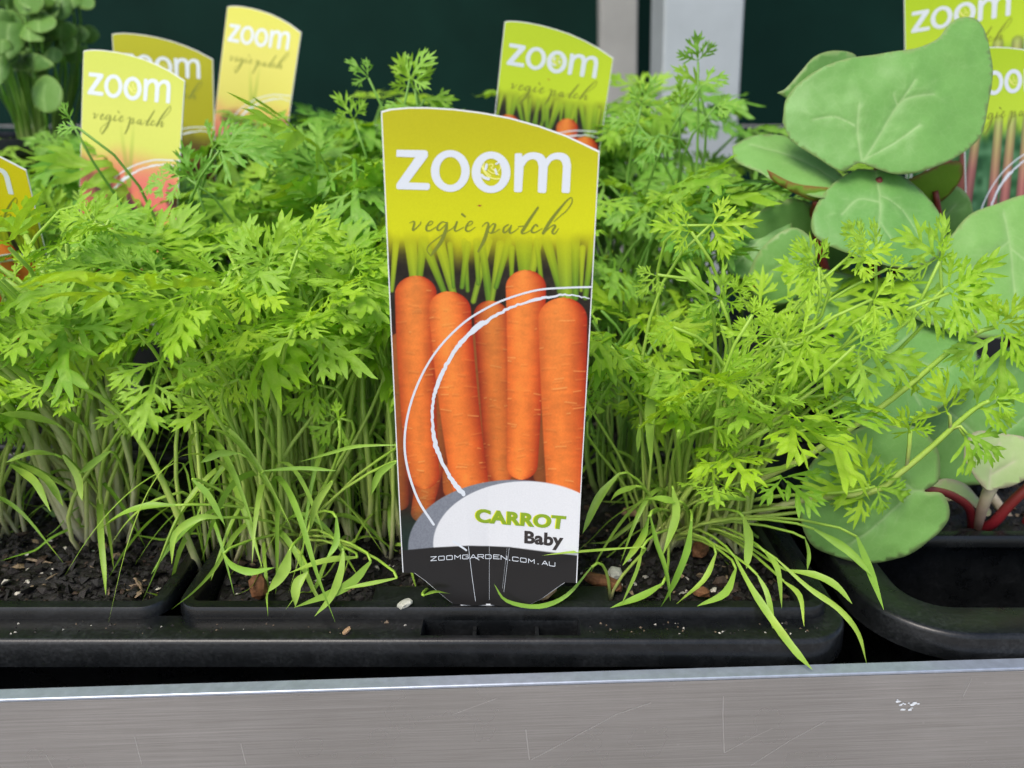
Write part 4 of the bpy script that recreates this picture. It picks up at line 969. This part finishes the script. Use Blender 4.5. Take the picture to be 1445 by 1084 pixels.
straps('C3', (.062, .046), [
 ([(500, 290, .012), (560, 400, .000), (640, 520, -.010), (700, 600, -.017), (755, 660, -.0205)], 15), ([(640, 300, .010), (740, 390, .000), (840, 460, -.008), (905, 540, -.015), (932, 640, -.0185)], 11),
 ([(225, 160, .014), (240, 240, .012), (270, 330, .008), (292, 445, .002)], 17), ([(360, 175, .012), (345, 270, .008), (300, 380, .002), (258, 458, -.002)], 17), ([(530, 160, .014), (548, 230, .012), (540, 330, .008)], 17),
 ([(220, 160, .018), (195, 230, .014), (135, 320, .008)], 17), ([(600, 275, .010), (640, 330, .004), (655, 460, -.004)], 14), ([(670, 335, .008), (760, 350, .003), (830, 385, -.001), (885, 445, -.006)], 15), ([(660, 370, .004), (715, 420, -.004), (728, 520, -.0125)], 10),
 ([(440, 280, .010), (400, 370, .003), (300, 455, -.001)], 12), ([(505, 330, .008), (470, 410, .000), (378, 452, -.004)], 14), ([(265, 380, .004), (200, 420, .000), (95, 458, -.003)], 15), ([(200, 260, .010), (180, 340, .004), (130, 450, -.003)], 9),
 ([(320, 110, .020), (260, 105, .018), (200, 108, .016)], 17), ([(400, 110, .018), (470, 100, .018), (545, 105, .018)], 12), ([(125, 20, .02), (60, 100, .016), (5, 215, .010)], 17), ([(900, 225, .008), (940, 330, .002), (988, 465, -.005)], 16),
 ([(760, 200, .012), (870, 270, .006), (950, 355, .000)], 16), ([(180, 60, .024), (130, 80, .020), (95, 110, .016)], 16), ([(575, 350, .004), (610, 420, -.002), (632, 550, -.009)], 10), ([(730, 230, .014), (742, 280, .012), (738, 335, .010)], 10), ([(300, 70, .02), (310, 160, .018), (265, 290, .012)], 17)], 820, 660, s6)
straps('C6', (.050, .050), [([(250, 570, .024), (225, 700, .022), (228, 870, .020)], 22), ([(700, 870, .02), (560, 890, .02), (400, 880, .02)], 14), ([(190, 740, .03), (185, 830, .03)], 10), ([(20, 730, .03), (120, 580, .03), (210, 570, .03)], 6), ([(15, 640, .03), (60, 560, .03), (180, 510, .03)], 6)], 820, 280, s7)
# strap and arching blades left of the tag
straps('B4', (-.078, .040), [
 ([(640, 395, .010), (540, 400, .010), (450, 430, .008), (365, 482, .004)], 17), ([(815, 570, .006), (850, 615, .002), (920, 638, .000), (1000, 622, -.001)], 14), ([(1055, 560, .006), (1030, 640, .002), (975, 712, -.001)], 22), ([(1300, 585, .008), (1180, 600, .004), (1045, 645, .000)], 15),
 ([(1120, 640, .002), (1080, 690, -.001), (1075, 765, -.004)], 20), ([(1350, 600, .004), (1260, 690, -.001), (1070, 768, -.004)], 19), ([(1250, 560, .004), (1240, 640, .000), (1205, 730, -.003), (1145, 800, -.006)], 15), ([(1225, 440, .008), (1225, 530, .004), (1190, 590, .001)], 12),
 ([(870, 205, .016), (800, 205, .016), (730, 240, .014)], 14), ([(1445, 235, .010), (1380, 280, .010), (1350, 360, .008)], 14), ([(1210, 310, .012), (1150, 390, .010), (1125, 500, .006)], 16), ([(700, 300, .012), (760, 360, .010), (820, 470, .006)], 12), ([(800, 440, .008), (730, 440, .006), (640, 500, .004), (625, 610, .000)], 14),
 ([(1445, 175, .008), (1300, 180, .010), (1200, 205, .012), (1080, 240, .014)], 7), ([(1445, 660, .002), (1350, 680, .000), (1250, 700, -.002)], 8), ([(960, 270, .016), (1100, 260, .014), (1230, 270, .012)], 8)], 0, 560, s8)
straps('A4', (-.152, .052), [([(200, 210, .030), (120, 205, .026), (20, 240, .022)], 12), ([(230, 215, .03), (285, 290, .026), (300, 380, .020)], 16), ([(40, 250, .03), (130, 310, .022), (185, 420, .014)], 16), ([(60, 235, .034), (170, 300, .028), (232, 400, .020)], 14),
 ([(210, 100, .034), (110, 70, .030), (0, 62, .026)], 16), ([(300, 100, .034), (250, 65, .030), (190, 45, .028)], 16), ([(400, 200, .03), (340, 240, .026), (285, 280, .022)], 14)], 0, 560, s8)
# stray blades lying on the tag holder
straps('C7', (.040, .020), [([(835, 800, .004), (800, 840, .000), (760, 856, -.003), (715, 848, -.004), (697, 824, -.0035)], 9), ([(905, 772, .006), (850, 776, .002), (800, 780, -.004), (765, 784, -.0052)], 6)], 0, 0, 1, 2)
straps('B5', (-.028, .012), [([(598, 840, -.001), (615, 834, -.002), (636, 838, -.0028)], 8)])

# ================================================================== rhubarb and rocket: broad leaves traced by outline
def broad_leaf(parent, base, outline, Y, normal, mat, veins=(), cup=.06, step=.0017, wave=.0012, name='leaf', solid=.0002, seed=1):
    rv = random.Random(seed + 77); auto = []
    for v in list(veins)[:4]:
        sp_ = smooth_path(v, 5); acc = 0
        for a, b in zip(sp_, sp_[1:]):
            d = b - a; L = float(np.hypot(*d)); acc += L
            if acc > 11 and L > 0:
                acc = rv.uniform(0, 4); sd = rv.choice((-1, 1)); an = math.atan2(d[1], d[0]) + sd * rv.uniform(.6, 1.0); l = rv.uniform(14, 34)
                m1 = (b[0] + math.cos(an) * l * .5, b[1] + math.sin(an) * l * .5); an += sd * -.3 + rv.uniform(-.2, .2); auto.append([tuple(b), m1, (m1[0] + math.cos(an) * l * .5, m1[1] + math.sin(an) * l * .5)])
    nv_ = len(veins); veins = list(veins) + auto
    n = Vector(normal).normalized(); cx = sum(p[0] for p in outline) / len(outline); cy = sum(p[1] for p in outline) / len(outline); c0 = onY(cx, cy, Y)
    def hit(x, y):
        d = Vector(ray(x, y)); c = Vector(CAM); return c + d * ((c0 - c).dot(n) / d.dot(n))
    X = n.cross(Vector((0, 0, 1))).cross(n); X = Vector((1, 0, 0)) - n * n.x; X.normalize(); Yv = n.cross(X)
    to2 = lambda p: ((p - c0).dot(X) * 1000, (p - c0).dot(Yv) * 1000)
    sp = smooth_path([tuple(p) for p in outline] + [tuple(outline[0])], 5)[:-1]; poly = [to2(hit(*p)) for p in sp]
    A = np.array(poly); x0, y0 = A.min(0); x1, y1 = A.max(0); st = step * 1000; pts = []
    inside = lambda x, y: sum(((a[1] > y) != (b[1] > y)) and x < (b[0] - a[0]) * (y - a[1]) / (b[1] - a[1] + 1e-12) + a[0] for a, b in zip(poly, poly[1:] + poly[:1])) % 2
    rr = random.Random(seed); yy = y0
    while yy < y1:
        xx = x0
        while xx < x1:
            q = (xx + rr.uniform(-.2, .2) * st, yy + rr.uniform(-.2, .2) * st)
            if inside(*q) and np.min(np.hypot(A[:, 0] - q[0], A[:, 1] - q[1])) > st * .5: pts.append(q)
            xx += st
        yy += st
    vn = [[np.array(q) for q in smooth_path([to2(hit(*p)) for p in v], 4)] for v in veins]; vp = []
    for v in vn:
        for a, b in zip(v, v[1:]):
            L = np.hypot(*(b - a)); k = max(1, int(L / .9)); nn = np.array((-(b - a)[1], (b - a)[0])) / max(L, 1e-6)
            for i in range(k):
                c = a + (b - a) * i / k; vp += [tuple(c), tuple(c + nn * .75), tuple(c - nn * .75)]
    vp = [q for q in vp if inside(*q) and np.min(np.hypot(A[:, 0] - q[0], A[:, 1] - q[1])) > .6]
    if vp:
        VP = np.array(vp); pts = [q for q in pts if np.min(np.hypot(VP[:, 0] - q[0], VP[:, 1] - q[1])) > .8]
    V, F = cdt([poly], pts + vp, 1e-5); W = np.array(V)
    dv = np.full(len(W), 99.); da_ = np.full(len(W), 99.)
    for k, v in enumerate(vn):
        for a, b in zip(v, v[1:]):
            ab = b - a; t = np.clip(((W - a) @ ab) / (ab @ ab), 0, 1); d = np.hypot(*(W - a - t[:, None] * ab).T) * (1 if k < 2 else 1.5)
            if k < nv_: dv = np.minimum(dv, d)
            else: da_ = np.minimum(da_, d)
    Rm = max(x1 - x0, y1 - y0) / 2; de = np.min(np.hypot(W[:, None, 0] - A[None, :, 0], W[:, None, 1] - A[None, :, 1]), 1)
    z = -cup * Rm * ((W[:, 0] / Rm) ** 2 + .6 * (W[:, 1] / Rm) ** 2) - .35 * np.exp(-(dv / 1.1) ** 2)
    z += np.array([wave * 1000 * mnoise.noise((a * .055, b * .055, seed)) + .35 * mnoise.noise((a * .22, b * .22, seed)) for a, b in V])
    P = [c0 + X * (a / 1000) + Yv * (b / 1000) + n * (zz / 1000) for (a, b), zz in zip(V, z)]
    me = mesh(P, F, 'broad_leaf'); fattr(me, 'vein', np.maximum(.42 * np.exp(-(dv / .5) ** 2) + .14 * np.exp(-(dv / 1.8) ** 2), .13 * np.exp(-(da_ / 1.0) ** 2))); fattr(me, 'edge', np.clip(1 - de / .7, 0, 1) * .8)
    me.shade_smooth(); o = obj(name, me, M[mat], parent); rebase(o, base)
    md = o.modifiers.new('thickness', 'SOLIDIFY'); md.thickness = solid; md.offset = -1; return o
def rstalk(parent, base, pts, r0, r1, mat='rstalk'):
    P = [Vector(p) for p in smooth_path([tuple(p) for p in pts], 5)]; return tube_obj('stalk', P, list(np.linspace(r0, r1, len(P))), M[mat], parent, 10, base)
NF = (0, -1, .55)
def rhub(base, label): return tagp(empty('rhubarb_plant', base), label, 'rhubarb', None)
b1 = onZ(1378, 738, -.006); r1 = rhub(b1, 'rhubarb plant with bright red stalks behind the empty cell')
b2 = Vector((.205, .125, -.006)); r2 = rhub(b2, 'rhubarb plant carrying the largest folded leaf in front of the lime tags')
b3 = Vector((.285, .115, -.006)); r3 = rhub(b3, 'rhubarb plant with broad leaves below the tag of pink stalks')
broad_leaf(r2, b2, [(1109, 165), (1116, 128), (1150, 98), (1200, 80), (1250, 72), (1290, 68), (1325, 52), (1345, 28), (1366, 16), (1388, 20), (1402, 48), (1406, 100), (1400, 145), (1388, 190), (1352, 220), (1305, 241), (1268, 245), (1235, 236), (1213, 229), (1190, 240), (1160, 222), (1122, 192)], .115, (-.10, -1, .42), 'rhub',
  [[(1218, 228), (1240, 195), (1268, 148), (1285, 138), (1318, 133)], [(1218, 228), (1212, 185), (1213, 145)], [(1268, 148), (1292, 112)], [(1212, 178), (1180, 162), (1150, 165)], [(1225, 222), (1265, 200), (1300, 175)], [(1268, 148), (1262, 135)]], .10, .0016, .0022, seed=3)
broad_leaf(r2, b2, [(1214, 234), (1252, 240), (1292, 256), (1322, 285), (1337, 318), (1336, 345), (1312, 368), (1262, 374), (1206, 358), (1162, 335), (1149, 312), (1158, 280), (1182, 252)], .100, (0, -1, .75), 'rhub',
  [[(1238, 238), (1242, 290), (1240, 350)], [(1241, 285), (1212, 280), (1190, 300)], [(1242, 275), (1275, 295), (1300, 330)], [(1241, 310), (1262, 340)]], .12, .0017, .0015, seed=4)
broad_leaf(r2, b2, [(1035, 200), (1062, 188), (1105, 188), (1145, 208), (1190, 242), (1196, 264), (1160, 275), (1110, 262), (1070, 240), (1040, 222)], .125, (0, -.6, 1), 'rhub', [[(1190, 255), (1130, 225), (1060, 200)]], .1, .002, .0012, seed=5)
broad_leaf(r2, b2, [(1084, 240), (1120, 258), (1160, 264), (1197, 267), (1180, 275), (1150, 284), (1120, 272), (1092, 256)], .108, (.2, -1, -.1), 'rhubD', [], .05, .002, .0008, seed=6)
broad_leaf(r2, b2, [(1101, 130), (1112, 124), (1128, 104), (1150, 80), (1180, 71), (1212, 76), (1215, 100), (1180, 130), (1140, 142), (1118, 140)], .140, (.2, -1, .1), 'rhub', [], .12, .002, .0012, seed=7)
broad_leaf(r2, b2, [(1012, 345), (1045, 320), (1090, 290), (1112, 285), (1118, 330), (1105, 370), (1075, 392), (1035, 388)], .115, (-.3, -1, .6), 'rhub', [[(1030, 380), (1070, 340), (1105, 295)]], .1, .002, .0012, seed=8)
broad_leaf(r2, b2, [(1052, 400), (1068, 360), (1095, 332), (1125, 322), (1150, 345), (1148, 390), (1120, 425), (1080, 430)], .095, (-.2, -1, .1), 'rhub', [[(1060, 405), (1100, 375), (1140, 350)]], .1, .002, .0012, seed=9)
broad_leaf(r2, b2, [(1270, 262), (1300, 245), (1350, 228), (1360, 245), (1340, 275), (1310, 290)], .128, (0, -1, -.4), 'rhubD', [], .05, .002, .0008, seed=10)
broad_leaf(r3, b3, [(1345, 330), (1370, 302), (1408, 286), (1460, 272), (1520, 300), (1540, 380), (1500, 450), (1440, 474), (1380, 475), (1310, 455), (1268, 430), (1258, 402), (1285, 375), (1320, 352)], .095, (-.1, -1, .5), 'rhub', [[(1420, 300), (1430, 370), (1440, 450)], [(1426, 340), (1370, 380)], [(1428, 350), (1490, 400)]], .08, .002, .0018, seed=11)
broad_leaf(r3, b3, [(1180, 470), (1215, 448), (1262, 440), (1310, 446), (1355, 440), (1382, 478), (1380, 525), (1345, 562), (1300, 592), (1250, 604), (1200, 590), (1170, 540)], .080, (0, -1, .9), 'rhub', [[(1190, 500), (1260, 500), (1340, 520)], [(1250, 500), (1300, 460)], [(1260, 500), (1300, 570)]], .1, .0018, .0018, seed=12)
broad_leaf(r1, b1, [(1180, 625), (1215, 606), (1260, 600), (1300, 606), (1322, 630), (1328, 655), (1324, 680), (1304, 693), (1330, 697), (1343, 722), (1336, 745), (1312, 766), (1282, 786), (1235, 797), (1185, 790), (1145, 770), (1130, 720), (1145, 660)], .030, (-.15, -1, .12), 'rhub', [[(1303, 693), (1240, 690), (1160, 700)], [(1290, 693), (1240, 650), (1200, 625)], [(1290, 693), (1240, 740), (1200, 770)]], .07, .0018, .0015, seed=13)
broad_leaf(r3, b3, [(1300, 520), (1345, 500), (1400, 505), (1460, 480), (1510, 540), (1500, 620), (1440, 670), (1390, 684), (1335, 682), (1300, 650), (1285, 590)], .085, (.1, -1, .35), 'rhub', [[(1390, 680), (1400, 600), (1420, 520)], [(1396, 630), (1340, 580)], [(1396, 630), (1460, 580)]], .1, .002, .002, seed=14)
broad_leaf(r1, b1, [(1362, 648), (1366, 625), (1382, 608), (1420, 612), (1452, 618), (1475, 640), (1462, 668), (1430, 686), (1408, 690), (1396, 692), (1378, 675)], .045, (0, -1, .5), 'rhubP', [[(1398, 690), (1400, 660), (1412, 625)], [(1400, 670), (1435, 650)]], .08, .0018, .0012, seed=15)
broad_leaf(r1, b1, [(1300, 690), (1330, 676), (1360, 682), (1380, 700), (1400, 720), (1392, 728), (1365, 708), (1330, 706)], .058, (0, -1, .8), 'rhubP', [], .05, .002, .001, seed=16)
broad_leaf(r2, b2, [(1098, 402), (1108, 386), (1135, 376), (1185, 384), (1240, 396), (1282, 420), (1288, 452), (1240, 478), (1180, 470), (1125, 438)], .104, (0, -1, .7), 'rhub', [[(1110, 395), (1180, 420), (1270, 440)]], .1, .002, .0012, seed=21)
broad_leaf(r2, b2, [(1040, 350), (1070, 305), (1120, 282), (1165, 300), (1205, 345), (1200, 400), (1150, 440), (1090, 440), (1050, 405)], .122, (.3, -1, -.25), 'rhub', [[(1060, 400), (1120, 360), (1170, 320)]], .1, .002, .0012, seed=22)
broad_leaf(r3, b3, [(1235, 300), (1300, 290), (1345, 262), (1375, 290), (1370, 350), (1330, 395), (1270, 400), (1230, 360)], .135, (.1, -1, -.2), 'rhub', [[(1250, 380), (1300, 340), (1350, 290)]], .1, .002, .0012, seed=23)
P_ = lambda x, y, Y: onY(x, y, Y)
rstalk(r1, b1, [b1 + Vector((.002, 0, -.003)), P_(1402, 738, .055), P_(1425, 712, .052), P_(1460, 680, .05), P_(1520, 640, .05)], .0021, .0018)
rstalk(r1, b1, [b1 + Vector((-.001, 0, -.003)), P_(1368, 718, .052), P_(1345, 700, .042), P_(1318, 692, .033), P_(1303, 692, .0315)], .0018, .0012)
rstalk(r1, b1, [b1 + Vector((0, -.001, -.003)), P_(1385, 722, .05), P_(1392, 702, .046), P_(1400, 684, .0445)], .0016, .0024, 'rstalkP')
rstalk(r1, b1, [P_(1440, 750, .07) - Vector((0, 0, .004)), P_(1425, 735, .07), P_(1400, 700, .075), P_(1380, 660, .08)], .0022, .0018, 'rstalkP')
rstalk(r1, b1, [b1 + Vector((.024, .004, -.004)), P_(1450, 735, .062), P_(1470, 700, .06), P_(1500, 660, .06)], .0019, .0017)
rstalk(r3, b3, [b3 + Vector((0, 0, -.003)), P_(1400, 640, .105), P_(1365, 570, .098), P_(1350, 520, .085)], .0024, .0016, 'rstalkP')
rstalk(r3, b3, [b3 + Vector((.004, 0, -.003)), P_(1440, 600, .112), P_(1430, 450, .112), P_(1422, 330, .106)], .0024, .0014)
rstalk(r2, b2, [b2 + Vector((0, 0, -.003)), P_(1250, 480, .122), P_(1232, 330, .124), P_(1217, 240, .120)], .0024, .0013)
rstalk(r2, b2, [b2 + Vector((.003, 0, -.003)), P_(1275, 480, .118), P_(1262, 330, .118), P_(1240, 252, .110)], .0022, .0012)
rstalk(r2, b2, [b2 + Vector((-.003, 0, -.003)), P_(1190, 440, .120), P_(1150, 320, .122), P_(1152, 284, .11)], .0022, .0014)
rstalk(r2, b2, [b2 + Vector((-.004, .003, -.003)), P_(1180, 460, .126), P_(1130, 400, .118), P_(1062, 402, .096)], .002, .0012)
rstalk(r2, b2, [b2 + Vector((-.004, .005, -.003)), P_(1160, 400, .13), P_(1100, 330, .13), P_(1030, 372, .118)], .002, .0011, 'rstalkP')
rstalk(r2, b2, [b2 + Vector((.0, .008, -.003)), P_(1230, 400, .135), P_(1240, 200, .142), P_(1214, 98, .141)], .002, .0011)
rstalk(r2, b2, [b2 + Vector((.005, .005, -.003)), P_(1300, 420, .13), P_(1325, 330, .13), P_(1320, 270, .129)], .002, .0012)

# rocket seedlings in a raised pot, upper left
pk = empty('nursery_pot', (-.345, .36, -.0805)); pk.rotation_euler = (0, 0, R(38)); tagp(pk, 'black square pot of rocket seedlings rising behind the carrots', 'pot')
bm = sweep((-.085, .085, -.085, .085), .012, [(.001, .203), (0, .203), (.0006, .2115), (.0016, .2125), (.0045, .2125), (.0055, .2115), (.0065, .209), (.022, .001)], True, (), 6)
bmesh.ops.recalc_face_normals(bm, faces=bm.faces[:]); pb = bm_obj('pot_wall', bm, M['plastic'], pk); 
bm = bmesh.new(); bmesh.ops.create_grid(bm, x_segments=60, y_segments=60, size=.077)
for v in bm.verts: v.co.z = .206 + .004 * mnoise.noise(v.co * 60) + .003 * mnoise.noise(v.co * 240)
so = bm_obj('potting_soil', bm, M['soil'], None); cattr(so.data, 'col', [(.012, .010, .009)] * len(so.data.vertices)); so.location = pk.location; so.rotation_euler = (0, 0, R(38))
tagp(so, 'dark soil in the square rocket pot', None, None, 'stuff')
RK = [([(0, 15), (20, 12), (36, 35), (34, 62), (18, 80), (-10, 82), (-30, 50)], (30, 150), .29), ([(54, 42), (78, 30), (98, 32), (108, 42), (102, 54), (86, 60), (70, 50)], (75, 130), .31), ([(-20, 60), (8, 55), (20, 66), (10, 72), (-10, 74)], (20, 140), .27),
      ([(42, 120), (55, 107), (72, 108), (83, 125), (80, 148), (66, 158), (50, 152), (42, 138)], (50, 170), .28), ([(60, 5), (70, -20), (86, -12), (80, 12), (66, 25)], (60, 130), .32), ([(-20, 70), (6, 75), (14, 95), (8, 112), (-15, 118)], (15, 150), .27), ([(22, 20), (34, 8), (46, 22), (44, 42), (32, 40)], (40, 130), .31),
      ([(88, -10), (110, -15), (118, 2), (104, 10), (90, 6)], (75, 120), .33), ([(34, 88), (48, 70), (62, 82), (60, 102), (42, 108)], (52, 140), .31), ([(100, 45), (125, 35), (140, 50), (128, 62), (108, 58)], (90, 130), .34), ([(-10, -20), (10, -30), (32, -12), (22, 8), (0, 8)], (30, 130), .32)]
for k in range(34):
    cx_, cy_, rr_ = RS.uniform(-15, 112), RS.uniform(-15, 95), RS.uniform(13, 24); a_ = RS.uniform(0, 6.28); q_ = RS.uniform(.6, .95)
    RK.append(([(cx_ + rr_ * RS.uniform(.75, 1.15) * math.cos(a_ + i * .785) * (1 if i % 4 else 1.25), cy_ + rr_ * q_ * math.sin(a_ + i * .785)) for i in range(8)], (cx_ * .5 + 25, 140), RS.uniform(.29, .35)))
for k, (ol, bp, Y) in enumerate(RK):
    bz = onY(bp[0], bp[1] + 20, Y + .03); bz = Vector((max(-.40, min(-.29, bz.x)), Y + .035, .127)); e = tagp(empty('rocket_seedling', bz), 'rocket seedling with smooth rounded leaf in the square black pot', 'seedling', 'rocket seedlings in the pot')
    cx, cy = sum(p[0] for p in ol) / len(ol), sum(p[1] for p in ol) / len(ol); by = max(p[1] for p in ol)
    broad_leaf(e, bz, ol, Y, (RS.uniform(-.8, .8), -1, RS.uniform(-.3, 1.4)), 'rocket', [[(cx, by), (cx, cy), (cx + 3, cy - 15)]], .15, .0022, .001, seed=40 + k)
    t_ = onY(cx, by - 3, Y); tube_obj('stalk', bez(bz - Vector((0, 0, .003)), bz + Vector((0, 0, .02)), t_ - Vector((0, -.005, .02)), t_, 8), list(np.linspace(.0011, .0007, 9)), M['stalkB'], e, 6, bz)
print('seedlings', NSEED)
